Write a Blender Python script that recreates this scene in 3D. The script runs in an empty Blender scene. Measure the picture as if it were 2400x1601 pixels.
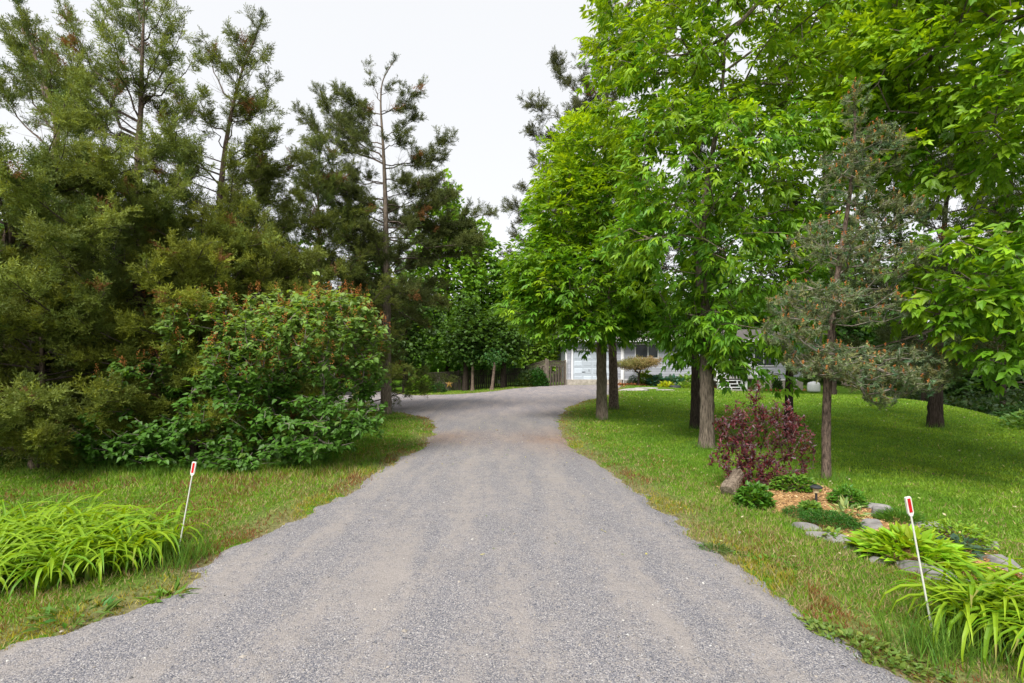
import bpy, math, random
import numpy as np
from mathutils import Vector, Matrix, Euler

random.seed(7); rng = np.random.default_rng(7)
sc = bpy.context.scene
C = sc.collection
R = math.radians

# ------------------------------------------------------------------ camera, sky, sun, exposure
EYE, F, CX, HZ = 1.6, 1200.0, 1200.0, 845.0
cam = bpy.data.cameras.new('camera'); camo = bpy.data.objects.new('camera', cam); C.objects.link(camo)
camo.location = (0, 0, EYE); camo.rotation_euler = (R(90), 0, 0)
cam.lens = 18; cam.sensor_width = 36; cam.shift_y = (HZ-800.5)/2400; cam.clip_end = 3000; cam.clip_start = .05
sc.camera = camo
SUN_EL, SUN_AZ = 52, 205          # azimuth clockwise from +Y (north)
world = bpy.data.worlds.new('World'); sc.world = world; world.use_nodes = True
nt = world.node_tree; nt.nodes.clear()
sky = nt.nodes.new('ShaderNodeTexSky'); sky.sky_type = 'NISHITA'; sky.sun_disc = False
sky.sun_elevation = R(SUN_EL); sky.sun_rotation = R(SUN_AZ)
hs = nt.nodes.new('ShaderNodeHueSaturation'); hs.inputs['Saturation'].default_value = .3
mx = nt.nodes.new('ShaderNodeMixRGB'); mx.inputs[0].default_value = .85
mx.inputs[2].default_value = (4.5, 4.56, 4.66, 1)
bg = nt.nodes.new('ShaderNodeBackground'); bg.inputs['Strength'].default_value = .1
wo = nt.nodes.new('ShaderNodeOutputWorld')
L = nt.links.new
L(sky.outputs[0], hs.inputs['Color']); L(hs.outputs[0], mx.inputs[1]); L(mx.outputs[0], bg.inputs['Color']); L(bg.outputs[0], wo.inputs[0])
sun = bpy.data.lights.new('sun', 'SUN'); sun.energy = 3.0; sun.angle = R(28); sun.color = (1, .955, .88)
suno = bpy.data.objects.new('sun', sun); C.objects.link(suno)
_d = Vector((math.sin(R(SUN_AZ))*math.cos(R(SUN_EL)), math.cos(R(SUN_AZ))*math.cos(R(SUN_EL)), math.sin(R(SUN_EL))))
suno.rotation_euler = _d.to_track_quat('Z', 'Y').to_euler(); suno.location = (0, 0, 30)
sc.view_settings.view_transform = 'Standard'; sc.view_settings.look = 'None'
sc.view_settings.exposure = 1.17; sc.view_settings.gamma = 1; sc.view_settings.use_curve_mapping = False
sc.render.engine = 'CYCLES'; sc.cycles.max_bounces = 7; sc.cycles.transparent_max_bounces = 6
sc.cycles.diffuse_bounces = 4; sc.cycles.transmission_bounces = 4; sc.cycles.glossy_bounces = 2

# ------------------------------------------------------------------ terrain
def sstep(x, a, b):
    t = np.clip((np.asarray(x, float)-a)/(b-a), 0, 1); return t*t*(3-2*t)
_cr = np.array([18.0-11.0, 25.0-11.0]); _cr = _cr/np.linalg.norm(_cr); _cn = np.array([_cr[1], -_cr[0]])
def gz(x, y):
    x = np.asarray(x, float); y = np.asarray(y, float)
    z = np.zeros(np.broadcast(x, y).shape)
    z = z - .11*sstep(y, 22, 36)
    z = z - .42*sstep(x, 6, 21)*sstep(y, 17, 33)
    z = z - .55*sstep(-x, -4, 9)*sstep(y, 18, 34)
    s = (x-11.2)*_cn[0]+(y-11.2)*_cn[1]
    z = z - .30*np.clip(s, 0, 9)*sstep(s, -.5, 4) - .05*np.clip(s, 0, 1)
    z = z - .10*sstep(-x, 2.2, 5)*(1-sstep(y, 5, 9))
    z = z + .03*np.sin(x*.9+1)*np.sin(y*.6)*sstep(y, 3, 9)
    return z
def hill(px, py):            # where the ray through a photo pixel meets the ground
    k = (py-HZ)/F; Y = EYE/max(k, 1e-3)
    for _ in range(40):
        X = (px-CX)/F*Y; Y = .5*Y+.5*(EYE-float(gz(X, Y)))/k
    X = (px-CX)/F*Y
    return Vector((X, Y, float(gz(X, Y))))
def W(px, py, Y): return Vector(((px-CX)/F*Y, Y, EYE-(py-HZ)/F*Y))

# value noise
_perm = np.random.default_rng(3).random((256, 256))
def vnoise(x, y, s=1.0, o=0):
    x = np.asarray(x, float)*s+o*17.3; y = np.asarray(y, float)*s+o*9.1
    xi = np.floor(x).astype(int); yi = np.floor(y).astype(int); fx = x-xi; fy = y-yi
    fx = fx*fx*(3-2*fx); fy = fy*fy*(3-2*fy)
    a = _perm[xi & 255, yi & 255]; b = _perm[(xi+1) & 255, yi & 255]; c = _perm[xi & 255, (yi+1) & 255]; d = _perm[(xi+1) & 255, (yi+1) & 255]
    return (a*(1-fx)+b*fx)*(1-fy)+(c*(1-fx)+d*fx)*fy
def fbm(x, y, s=1.0, o=0):
    return (vnoise(x, y, s, o)+.5*vnoise(x, y, s*2.1, o+1)+.25*vnoise(x, y, s*4.3, o+2)+.125*vnoise(x, y, s*8.7, o+3))/1.875

# ------------------------------------------------------------------ materials
def newmat(name):
    m = bpy.data.materials.new(name); m.use_nodes = True; n = m.node_tree; n.nodes.clear()
    out = n.nodes.new('ShaderNodeOutputMaterial'); return m, n, out
def nd(n, t, **kw):
    x = n.nodes.new(t)
    for k, v in kw.items():
        if k.startswith('_'): setattr(x, k[1:], v)
        else: x.inputs[k.replace('__', ' ')].default_value = v
    return x
def ramp(n, stops):
    r = n.nodes.new('ShaderNodeValToRGB'); e = r.color_ramp.elements
    while len(e) > len(stops): e.remove(e[-1])
    while len(e) < len(stops): e.new(.5)
    for el, (p, c) in zip(e, stops): el.position = p; el.color = (*c, 1)
    return r
def leaf_mat(name, trans=.35, rough=.5, spec=.35, gain=1.0, inst=False):
    m, n, out = newmat(name)
    at = nd(n, 'ShaderNodeAttribute', _attribute_name='tint')
    if inst: at.attribute_type = 'INSTANCER'
    pb = nd(n, 'ShaderNodeBsdfPrincipled', Roughness=rough); pb.inputs['Specular IOR Level'].default_value = spec
    n.links.new(at.outputs['Color'], pb.inputs['Base Color'])
    tr = nd(n, 'ShaderNodeBsdfTranslucent')
    mu = nd(n, 'ShaderNodeMixRGB', _blend_type='MULTIPLY', Fac=1.0); mu.inputs[2].default_value = (1.9*gain, 1.6*gain, .45*gain, 1)
    n.links.new(at.outputs['Color'], mu.inputs[1]); n.links.new(mu.outputs[0], tr.inputs['Color'])
    mix = nd(n, 'ShaderNodeMixShader', Fac=trans)
    n.links.new(pb.outputs[0], mix.inputs[1]); n.links.new(tr.outputs[0], mix.inputs[2]); n.links.new(mix.outputs[0], out.inputs[0])
    return m
def simple(name, col, rough=.6, spec=.3, nscale=0, namt=.2, bump=0, stretch=(1, 1, 1), metallic=0, col2=None):
    m, n, out = newmat(name)
    pb = nd(n, 'ShaderNodeBsdfPrincipled', Roughness=rough, Metallic=metallic); pb.inputs['Specular IOR Level'].default_value = spec
    pb.inputs['Base Color'].default_value = (*col, 1)
    if nscale:
        tc = nd(n, 'ShaderNodeTexCoord'); mp = nd(n, 'ShaderNodeMapping'); mp.inputs['Scale'].default_value = stretch
        n.links.new(tc.outputs['Object'], mp.inputs[0])
        no = nd(n, 'ShaderNodeTexNoise', Scale=nscale, Detail=6, Roughness=.65); n.links.new(mp.outputs[0], no.inputs['Vector'])
        c2 = col2 or tuple(c*(1-namt*1.6) for c in col); c1 = col if col2 else tuple(min(1, c*(1+namt)) for c in col)
        rp = ramp(n, [(.32, c2), (.68, c1)]); n.links.new(no.outputs[0], rp.inputs[0])
        oi = nd(n, 'ShaderNodeObjectInfo'); mr = nd(n, 'ShaderNodeMapRange'); mr.inputs[3].default_value = .82; mr.inputs[4].default_value = 1.12
        n.links.new(oi.outputs['Random'], mr.inputs[0])
        mu = nd(n, 'ShaderNodeVectorMath', _operation='SCALE'); n.links.new(rp.outputs[0], mu.inputs[0]); n.links.new(mr.outputs[0], mu.inputs['Scale'])
        n.links.new(mu.outputs[0], pb.inputs['Base Color'])
        if bump:
            bp = nd(n, 'ShaderNodeBump', Strength=min(1, bump), Distance=.02); n.links.new(no.outputs[0], bp.inputs['Height']); n.links.new(bp.outputs[0], pb.inputs['Normal'])
    n.links.new(pb.outputs[0], out.inputs[0]); return m
M = {}
M['leaf'] = leaf_mat('leaf', .36)
M['needle'] = leaf_mat('needle', .22, .6, .2)
M['sprig'] = leaf_mat('sprig', .22, .6, .2, inst=True)
M['grass'] = leaf_mat('grass', .3, .55, .25)
M['petal'] = leaf_mat('petal', .1, .8, .1)
M['bark_gray'] = simple('bark_gray', (.21, .17, .135), .95, .1, 9, .5, 1, (6, 6, .8))
M['bark_dark'] = simple('bark_dark', (.055, .042, .034), .95, .1, 9, .5, 1, (6, 6, .8))
M['bark_red'] = simple('bark_red', (.17, .125, .10), .95, .1, 10, .5, 1, (4, 4, 1.4))
M['twig'] = simple('twig', (.12, .095, .078), .9, .1, 12, .4)
M['twig_gray'] = simple('twig_gray', (.22, .19, .165), .9, .1, 12, .4)
M['stone'] = simple('stone', (.27, .26, .255), .9, .2, 5, .35, 1, (1, 1, 2), col2=(.13, .125, .125))
M['slate'] = simple('slate', (.30, .285, .265), .9, .2, 4, .2, .6)
M['white_plastic'] = simple('white_plastic', (.72, .72, .66), .45, .4, 30, .08)
M['white_paint'] = simple('white_paint', (.74, .75, .77), .5, .3, 14, .05)
M['red_reflector'] = simple('red_reflector', (.6, .012, .012), .25, .6, 90, .25)
M['siding'] = simple('siding', (.33, .345, .39), .55, .3, 3, .05)
M['door_white'] = simple('door_white', (.43, .485, .545), .45, .35, 3, .03)
M['concrete'] = simple('concrete', (.34, .31, .27), .95, .1, 5, .2, .4)
M['roof'] = simple('roof', (.12, .11, .105), .95, .1, 20, .3, .5)
M['glass'] = simple('glass', (.03, .035, .04), .08, .6)
M['wood_gray'] = simple('wood_gray', (.15, .125, .10), .9, .1, 7, .4, .5, (5, 5, .6))
M['wood_dark'] = simple('wood_dark', (.07, .058, .048), .9, .1, 7, .4, .5, (5, 5, .6))
M['gold'] = simple('gold', (.30, .17, .035), .55, .4, 10, .2)
M['blue'] = simple('blue', (.03, .13, .48), .8, .1, 10, .2)
M['black_plastic'] = simple('black_plastic', (.028, .03, .035), .5, .4, 10, .2)
M['lens'] = simple('lens', (.55, .45, .27), .3, .5, 20, .15)
M['log'] = simple('log', (.32, .265, .205), .95, .1, 11, .55, 1, (1, 8, 8), col2=(.11, .08, .06))

def grass_ground_mat():
    m, n, out = newmat('lawn')
    tc = nd(n, 'ShaderNodeTexCoord')
    a = nd(n, 'ShaderNodeTexNoise', Scale=.9, Detail=6, Roughness=.6); b = nd(n, 'ShaderNodeTexNoise', Scale=22, Detail=5, Roughness=.7)
    for x in (a, b): n.links.new(tc.outputs['Object'], x.inputs['Vector'])
    r1 = ramp(n, [(.3, (.065, .15, .012)), (.55, (.09, .19, .014)), (.75, (.13, .21, .022))]); n.links.new(a.outputs[0], r1.inputs[0])
    r2 = ramp(n, [(.3, (.35, .35, .3)), (.7, (1.35, 1.3, 1.2))]); n.links.new(b.outputs[0], r2.inputs[0])
    at = nd(n, 'ShaderNodeAttribute', _attribute_name='tint')
    mt = nd(n, 'ShaderNodeMixRGB'); mt.inputs[0].default_value = 0
    n.links.new(at.outputs['Alpha'], mt.inputs[0]); n.links.new(r1.outputs[0], mt.inputs[1]); n.links.new(at.outputs['Color'], mt.inputs[2])
    mu = nd(n, 'ShaderNodeMixRGB', _blend_type='MULTIPLY', Fac=1.0); n.links.new(mt.outputs[0], mu.inputs[1]); n.links.new(r2.outputs[0], mu.inputs[2])
    pb = nd(n, 'ShaderNodeBsdfPrincipled', Roughness=.95); pb.inputs['Specular IOR Level'].default_value = .1
    n.links.new(mu.outputs[0], pb.inputs['Base Color'])
    bp = nd(n, 'ShaderNodeBump', Strength=.9, Distance=.03); n.links.new(b.outputs[0], bp.inputs['Height']); n.links.new(bp.outputs[0], pb.inputs['Normal'])
    n.links.new(pb.outputs[0], out.inputs[0]); return m
def gravel_mat():
    m, n, out = newmat('gravel')
    tc = nd(n, 'ShaderNodeTexCoord')
    v1 = nd(n, 'ShaderNodeTexVoronoi', Scale=175.0); v2 = nd(n, 'ShaderNodeTexVoronoi', Scale=260.0)
    wn = nd(n, 'ShaderNodeTexNoise', Scale=1.1, Detail=5, Roughness=.62); wf = nd(n, 'ShaderNodeTexNoise', Scale=9, Detail=6, Roughness=.7)
    mp = nd(n, 'ShaderNodeMapping'); mp.inputs['Scale'].default_value = (2.3, .42, 1)
    n.links.new(tc.outputs['Object'], mp.inputs[0])
    for x in (v1, v2, wf): n.links.new(tc.outputs['Object'], x.inputs['Vector'])
    n.links.new(mp.outputs[0], wn.inputs['Vector'])
    sep = nd(n, 'ShaderNodeSeparateColor'); n.links.new(v1.outputs['Color'], sep.inputs[0])
    # stones: grey blue with some light and dark ones
    rs = ramp(n, [(0, (.075, .08, .10)), (.35, (.165, .17, .197)), (.6, (.24, .238, .258)), (.82, (.31, .295, .285)), (1, (.48, .475, .475))])
    n.links.new(sep.outputs[0], rs.inputs[0])
    sep2 = nd(n, 'ShaderNodeSeparateColor'); n.links.new(v2.outputs['Color'], sep2.inputs[0])
    rd = ramp(n, [(0, (.225, .21, .202)), (.5, (.30, .282, .272)), (1, (.375, .355, .342))]); n.links.new(sep2.outputs[1], rd.inputs[0])
    # dusty tracks
    ad = nd(n, 'ShaderNodeMath', _operation='ADD'); n.links.new(wn.outputs[0], ad.inputs[0])
    m2 = nd(n, 'ShaderNodeMath', _operation='MULTIPLY'); m2.inputs[1].default_value = .55; n.links.new(wf.outputs[0], m2.inputs[0]); n.links.new(m2.outputs[0], ad.inputs[1])
    m3 = nd(n, 'ShaderNodeMath', _operation='MULTIPLY_ADD'); m3.inputs[1].default_value = .22; n.links.new(sep.outputs[1], m3.inputs[0]); n.links.new(ad.outputs[0], m3.inputs[2])
    rf = ramp(n, [(.84, (0, 0, 0)), (1.02, (1, 1, 1))]); n.links.new(m3.outputs[0], rf.inputs[0])
    mix = nd(n, 'ShaderNodeMixRGB'); n.links.new(rf.outputs[0], mix.inputs[0]); n.links.new(rs.outputs[0], mix.inputs[1]); n.links.new(rd.outputs[0], mix.inputs[2])
    at = nd(n, 'ShaderNodeAttribute', _attribute_name='tint')
    dk = nd(n, 'ShaderNodeMixRGB', _blend_type='MULTIPLY', Fac=1.0); dk.inputs[2].default_value = (.85, .84, .845, 1); n.links.new(mix.outputs[0], dk.inputs[1])
    mt = nd(n, 'ShaderNodeMixRGB', _blend_type='MULTIPLY', Fac=1.0); n.links.new(dk.outputs[0], mt.inputs[1]); n.links.new(at.outputs['Color'], mt.inputs[2])
    pb = nd(n, 'ShaderNodeBsdfPrincipled', Roughness=.95); pb.inputs['Specular IOR Level'].default_value = .15
    n.links.new(mt.outputs[0], pb.inputs['Base Color'])
    bp = nd(n, 'ShaderNodeBump', Strength=.55, Distance=.008); bp.invert = True; n.links.new(v1.outputs['Distance'], bp.inputs['Height'])
    bp2 = nd(n, 'ShaderNodeBump', Strength=.6, Distance=.03); n.links.new(wf.outputs[0], bp2.inputs['Height']); n.links.new(bp.outputs[0], bp2.inputs['Normal'])
    n.links.new(bp2.outputs[0], pb.inputs['Normal']); n.links.new(pb.outputs[0], out.inputs[0]); return m
M['lawn'] = grass_ground_mat(); M['gravel'] = gravel_mat()

# ------------------------------------------------------------------ helpers for objects
def thing(name, label, cat, loc, group=None):
    o = bpy.data.objects.new(name, None); C.objects.link(o); o.location = loc
    o['label'] = label; o['category'] = cat
    if group: o['group'] = group
    return o
def tag(o, label, cat, group=None, kind=None):
    if label: o['label'] = label
    if cat: o['category'] = cat
    if group: o['group'] = group
    if kind: o['kind'] = kind
    return o
def make_mesh(name, V, Fc, tint=None, dom='FACE', smooth=False):
    """V (n,3); Fc (m,3) or (m,4) ints, or a list of such arrays"""
    if not isinstance(Fc, list): Fc = [Fc]
    Fc = [np.asarray(f) for f in Fc if len(f)]
    me = bpy.data.meshes.new(name)
    me.vertices.add(len(V)); me.vertices.foreach_set('co', np.ascontiguousarray(V, np.float32).ravel())
    nl = sum(f.size for f in Fc); npoly = sum(len(f) for f in Fc)
    me.loops.add(nl); me.loops.foreach_set('vertex_index', np.concatenate([f.ravel() for f in Fc]).astype(np.int32))
    me.polygons.add(npoly)
    tot = np.concatenate([np.full(len(f), f.shape[1]) for f in Fc]); st = np.concatenate([[0], np.cumsum(tot)[:-1]])
    me.polygons.foreach_set('loop_start', st.astype(np.int32))
    try: me.polygons.foreach_set('loop_total', tot.astype(np.int32))
    except Exception: pass
    me.polygons.foreach_set('use_smooth', np.full(npoly, smooth))
    if tint is not None:
        tint = np.asarray(tint, np.float32)
        if tint.shape[1] == 3: tint = np.hstack([tint, np.ones((len(tint), 1), np.float32)])
        a = me.attributes.new('tint', 'FLOAT_COLOR', dom); a.data.foreach_set('color', np.ascontiguousarray(tint).ravel())
    me.update(calc_edges=True); return me
def link(name, me, mat, parent=None, kind=None, local=False):
    o = bpy.data.objects.new(name, me); C.objects.link(o)
    if mat is not None: me.materials.append(mat)
    if parent is not None:
        o.parent = parent
        if not local:
            me.transform(Matrix.Translation(-wloc(parent)))
    if kind: o['kind'] = kind
    return o
def wloc(o):
    v = Vector(o.location)
    while o.parent: o = o.parent; v += Vector(o.location)
    return v
def link_shared(name, me, parent, mat4):
    o = bpy.data.objects.new(name, me); C.objects.link(o); o.parent = parent; o.matrix_basis = mat4; return o
class Soup:
    """many small faces joined in one mesh, each with its own tint"""
    def __init__(s): s.V = []; s.T = []; s.col = []; s.n = 0
    def add(s, tv, tf, P, Rm, S, col):
        P = np.asarray(P, float); N = len(P)
        if N == 0: return
        tv = np.asarray(tv, float); tf = np.asarray(tf)
        S = np.asarray(S, float)
        if S.ndim == 0: S = np.full(N, float(S))
        if S.ndim == 1: S = S[:, None, None]*np.ones((1, 1, 3))
        else: S = S[:, None, :]
        v = np.einsum('nij,nkj->nki', Rm, tv[None]*S)+P[:, None, :]
        s.V.append(v.reshape(-1, 3)); f = tf[None]+(np.arange(N)*len(tv))[:, None, None]+s.n
        s.T.append(f.reshape(-1, 3)); s.n += N*len(tv)
        col = np.asarray(col, float)
        if col.ndim == 1: col = np.tile(col, (N, 1))
        s.col.append(np.repeat(col, len(tf), axis=0))
    def raw(s, V, T, col):
        s.V.append(np.asarray(V, float)); s.T.append(np.asarray(T)+s.n); s.n += len(V); s.col.append(np.asarray(col, float))
    def build(s, name, mat, parent=None, kind='stuff'):
        me = make_mesh(name, np.vstack(s.V), np.vstack(s.T), np.vstack(s.col))
        return link(name, me, mat, parent, kind)
def nrm(v): return v/np.maximum(np.linalg.norm(v, axis=-1, keepdims=True), 1e-9)
def frames(d, up):
    """columns x,y,z: y along d, z near up"""
    y = nrm(d); x = nrm(np.cross(y, up)); z = np.cross(x, y)
    return np.stack([x, y, z], axis=-1)
def rdir(n, r=rng):
    v = r.normal(size=(n, 3)); return nrm(v)
def vary(col, n, amt=.15, r=rng, hue=.06):
    c = np.tile(np.asarray(col, float), (n, 1)); k = r.normal(1, amt, (n, 1)).clip(.45, 1.8); h = r.normal(0, hue, (n, 1))
    c = c*k; c[:, 0:1] *= (1+h*2.2); c[:, 2:3] *= (1-h); return c.clip(.002, 1)
# templates (y = along the leaf, z = face normal)
LEAF = (np.array([(0, 0, 0), (-.5, .38, .07), (0, .42, -.02), (.5, .38, .07), (0, 1, -.13)], float), np.array([(0, 2, 1), (0, 3, 2), (1, 2, 4), (2, 3, 4)]))
HEART = (np.array([(0, 0, 0), (-.42, .12, .05), (-.40, .45, .06), (0, .35, -.03), (.42, .12, .05), (.40, .45, .06), (0, 1, -.1)], float),
         np.array([(0, 3, 1), (1, 3, 2), (0, 4, 3), (4, 5, 3), (2, 3, 6), (3, 5, 6)]))
QUAD = (np.array([(0, 0, 0), (-.5, .5, .06), (0, 1, 0), (.5, .5, .06)], float), np.array([(0, 2, 1), (0, 3, 2)]))
BLADE = (np.array([(-.5, 0, 0), (.5, 0, 0), (0, 1, 0)], float), np.array([(0, 1, 2)]))

def tubes(A, B, ra, rb, sides=5):
    A = np.asarray(A, float); B = np.asarray(B, float); n = len(A)
    d = nrm(B-A); up = np.where(np.abs(d[:, 2:3]) > .9, np.array([[1., 0, 0]]), np.array([[0., 0, 1]]))
    x = nrm(np.cross(d, up)); y = np.cross(d, x)
    th = np.arange(sides)/sides*2*np.pi
    c = x[:, None, :]*np.cos(th)[None, :, None]+y[:, None, :]*np.sin(th)[None, :, None]
    V = np.concatenate([A[:, None, :]+c*np.asarray(ra)[:, None, None], B[:, None, :]+c*np.asarray(rb)[:, None, None]], axis=1)
    i = np.arange(sides); j = (i+1) % sides
    f = np.stack([i, j, j+sides, i+sides], axis=1)
    Fq = f[None]+(np.arange(n)*2*sides)[:, None, None]
    return V.reshape(-1, 3), Fq.reshape(-1, 4)
def trunk_mesh(pts, rad, sides=20, furrow=.12, seed=0, flare=1.5, step=.12):
    r = np.random.default_rng(seed)
    pts = np.array([list(p) for p in pts], float); rad = np.array(rad, float)
    seg = np.linalg.norm(np.diff(pts, axis=0), axis=1); s = np.concatenate([[0], np.cumsum(seg)])
    n = max(8, int(s[-1]/step)); t = np.linspace(0, s[-1], n)
    P = np.stack([np.interp(t, s, pts[:, k]) for k in range(3)], 1); Rr = np.interp(t, s, rad)
    for _ in range(6): P[1:-1] = .25*P[:-2]+.5*P[1:-1]+.25*P[2:]
    Rr = Rr*(1+(flare-1)*np.exp(-t/.18))
    th = np.arange(sides)/sides*2*np.pi
    prof = r.normal(0, 1, sides); prof2 = r.normal(0, 1, sides); k = np.linspace(0, 1, n)[:, None]
    rr = Rr[:, None]*(1+furrow*(prof[None]*(1-k)+prof2[None]*k)+furrow*.5*r.normal(0, 1, (n, sides)))
    rr[:, :] = rr
    d = np.gradient(P, axis=0); d = nrm(d); x = nrm(np.cross(d, np.array([[0, 1., 0.001]]))); y = np.cross(d, x)
    V = P[:, None, :]+(x[:, None, :]*np.cos(th)[None, :, None]+y[:, None, :]*np.sin(th)[None, :, None])*rr[:, :, None]
    V = V.reshape(-1, 3); i = np.arange(sides); j = (i+1) % sides
    f = np.stack([i, i+sides, j+sides, j], 1); Fq = (f[None]+(np.arange(n-1)*sides)[:, None, None]).reshape(-1, 4)
    return V, Fq
def add_trunk(parent, pts, rad, mat, name='trunk', **kw):
    V, Fq = trunk_mesh(pts, rad, **kw)
    return link(name, make_mesh(name, V, Fq[:, ::-1], smooth=True), mat, parent)

# greedy branch network
def grow(roots, targets, r, step=.4, jit=.05, sag=0.0):
    roots = np.array([list(p) for p in roots], float); targets = np.asarray(targets, float)
    d0 = np.min(np.linalg.norm(targets[:, None, :]-roots[None], axis=2), axis=1)
    order = np.argsort(d0+r.normal(0, .15, len(d0)))
    cap = len(roots)+len(targets)*10
    pos = np.zeros((cap, 3)); par = np.full(cap, -1); hop = np.zeros(cap); n = len(roots); pos[:n] = roots
    ends = []
    for k in order:
        t = targets[k]; dv = t[None]-pos[:n]; dist = np.linalg.norm(dv, axis=1)
        up = np.clip(pos[:n, 2]-t[2], 0, None)      # prefer starting lower than the target
        c = dist+.9*up+.12*hop[:n]; i = int(np.argmin(c)); m = max(1, min(9, int(dist[i]/step)))
        prev = i; p0 = pos[i].copy()
        for q in range(1, m+1):
            u = q/m; p = p0+(t-p0)*u; p[2] += -sag*math.sin(u*math.pi)*dist[i]
            if q < m: p += r.normal(0, jit, 3)*dist[i]/m
            pos[n] = p; par[n] = prev; hop[n] = hop[prev]+dist[i]/m; prev = n; n += 1
            if n >= cap-12: break
        ends.append(prev)
        if n >= cap-12: break
    return pos[:n], par[:n], np.array(ends), len(roots)
def net_mesh(pos, par, nroot, r0=.006, p=.45, rmax=.09):
    n = len(pos); cnt = np.zeros(n); has = np.zeros(n, bool)
    for i in range(nroot, n):
        has[par[i]] = True
    for i in range(n-1, nroot-1, -1):
        if not has[i]: cnt[i] += 1
        cnt[par[i]] += cnt[i]
    rad = np.minimum(r0*np.maximum(cnt, 1)**p, rmax)
    ch = np.arange(nroot, n); pa = par[ch]
    ra = np.where(pa < nroot, rad[ch]*1.15, np.minimum(rad[pa], rad[ch]*1.6))
    big = rad[ch] > .02
    V1, F1 = tubes(pos[pa[big]], pos[ch[big]], ra[big], rad[ch[big]], 7)
    V2, F2 = tubes(pos[pa[~big]], pos[ch[~big]], ra[~big], rad[ch[~big]], 3)
    return np.vstack([V1, V2]), [F1, F2+len(V1)]
def blob_points(blobs, n, r, shell=.55):
    out = []; vol = np.array([b[3]*b[4]*b[5]*b[2]**2 for b in blobs])**.8; k = (vol/vol.sum()*n).astype(int)+1
    for b, m in zip(blobs, k):
        px, py, Y, rx, ry, rd = b[:6]; c = np.array(W(px, py, Y))
        d = rdir(m, r); q = r.random(m)**(1/3); q = shell+(1-shell)*q
        out.append(c+d*q[:, None]*np.array([rx/F*Y, rd, ry/F*Y]))
    return np.vstack(out)

# compound leaves -> arrays of single leaflets
def compound(P, D, r, n_pairs=3, ln=.3, leaflet=.13, wid=.36, droop=.45, open_=1.0):
    """returns positions, frames, scales for all leaflets of compound leaves at P pointing D"""
    N = len(P); D = nrm(D+np.array([0, 0, -.15])); up = nrm(np.array([0, 0, 1.])+r.normal(0, .35, (N, 3)))
    Rf = frames(D, up); X = Rf[:, :, 0]; Z = Rf[:, :, 2]
    outP = []; outF = []; outS = []
    Ls = ln*r.uniform(.7, 1.15, N)
    spec = [(1.0, 0, 1.0)]
    for k in range(n_pairs):
        t = 1-.24*(k)-.03; a = (38+16*k)*open_
        for sgn in (-1, 1): spec.append((t, sgn*a, 1-.16*k))
    for t, a, sz in spec:
        ar = np.radians(a+r.normal(0, 9, N))[:, None]
        sagp = -.35*t*t
        p = P+D*(Ls*t)[:, None]+np.array([0, 0, 1.])*(sagp*Ls*.5)[:, None]
        d = D*np.cos(ar)+X*np.sin(ar)+np.array([0, 0, -droop])*r.uniform(.4, 1.5, (N, 1))
        z = Z+r.normal(0, .3, (N, 3))
        outP.append(p); outF.append(frames(d, z)); s = leaflet*sz*r.uniform(.75, 1.2, N)
        outS.append(np.stack([s*wid*r.uniform(.85, 1.15, N), s, s], 1))
    return np.vstack(outP), np.concatenate(outF), np.vstack(outS)

def leaf_parts(parent, tmpl, P, Fm, S, cols, mat, nparts, name='leaf', maxd=None, rnd=None):
    """the nearest leaves in view become parts; returns the mask of the rest"""
    base = np.array(wloc(parent)); d = np.linalg.norm(P-np.array([0, 0, EYE]), axis=1)
    px = CX+P[:, 0]/np.maximum(P[:, 1], .1)*F; py = HZ-(P[:, 2]-EYE)/np.maximum(P[:, 1], .1)*F
    vis = (px > 0) & (px < 2400) & (py > 0) & (py < 1600) & (P[:, 1] > .3)
    size = np.where(vis, S[:, 1]/d, 0); idx = np.argsort(-size)[:nparts]
    idx = idx[size[idx] > 0]
    order = np.argsort(cols[:, 1]); nb = 8; bank = []
    for k in range(nb):
        c = cols[order[int((k+.5)/nb*len(order))]]
        me = make_mesh(name, tmpl[0], tmpl[1], np.tile(c, (len(tmpl[1]), 1))); me.materials.append(mat); bank.append(me)
    rank = np.empty(len(cols), int); rank[order] = np.arange(len(cols))
    for i in idx:
        m = np.eye(4); m[:3, :3] = Fm[i]*S[i][None, :]; m[:3, 3] = P[i]-base
        link_shared(name, bank[min(nb-1, rank[i]*nb//len(cols))], parent, Matrix(m.tolist()))
    keep = np.ones(len(P), bool); keep[idx] = False; return keep

# ================================================================== GROUND
def PD(px, py): v = hill(px, py); return (v.x, v.y)
edge_px_left = [(0, 1530), (120, 1487), (245, 1440), (430, 1388), (492, 1327), (560, 1282), (613, 1250), (700, 1213), (776, 1180), (868, 1123), (950, 1072), (1002, 1040), (1022, 1012), (1024, 995), (1008, 982), (980, 975), (940, 968), (905, 966), (860, 963)]
edge_px_back = [(850, 917), (876, 917), (920, 919), (953, 926), (1030, 927), (1106, 923), (1183, 914), (1259, 907), (1323, 903)]
edge_px_right = [(1458, 903), (1430, 924), (1378, 938), (1328, 955), (1311, 975), (1311, 1001), (1322, 1024), (1343, 1052), (1379, 1078), (1427, 1102), (1480, 1142), (1531, 1184), (1633, 1266), (1700, 1310), (1786, 1368), (1889, 1450), (1960, 1495), (2042, 1540), (2144, 1598)]
poly = [PD(*p) for p in edge_px_left]
k0 = poly[-1]
poly += [(k0[0]-10, k0[1]-.8), (-22, 20.5)]
poly += [PD(*p) for p in edge_px_back]
poly += [(3.9, 35.9), (7.8, 35.9)]
poly += [PD(*p) for p in edge_px_right]
poly += [(2.6, 1.3), (9, -.4), (9, -6), (-9, -6), (-9, 1.6)]
poly = np.array(poly)
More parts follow.
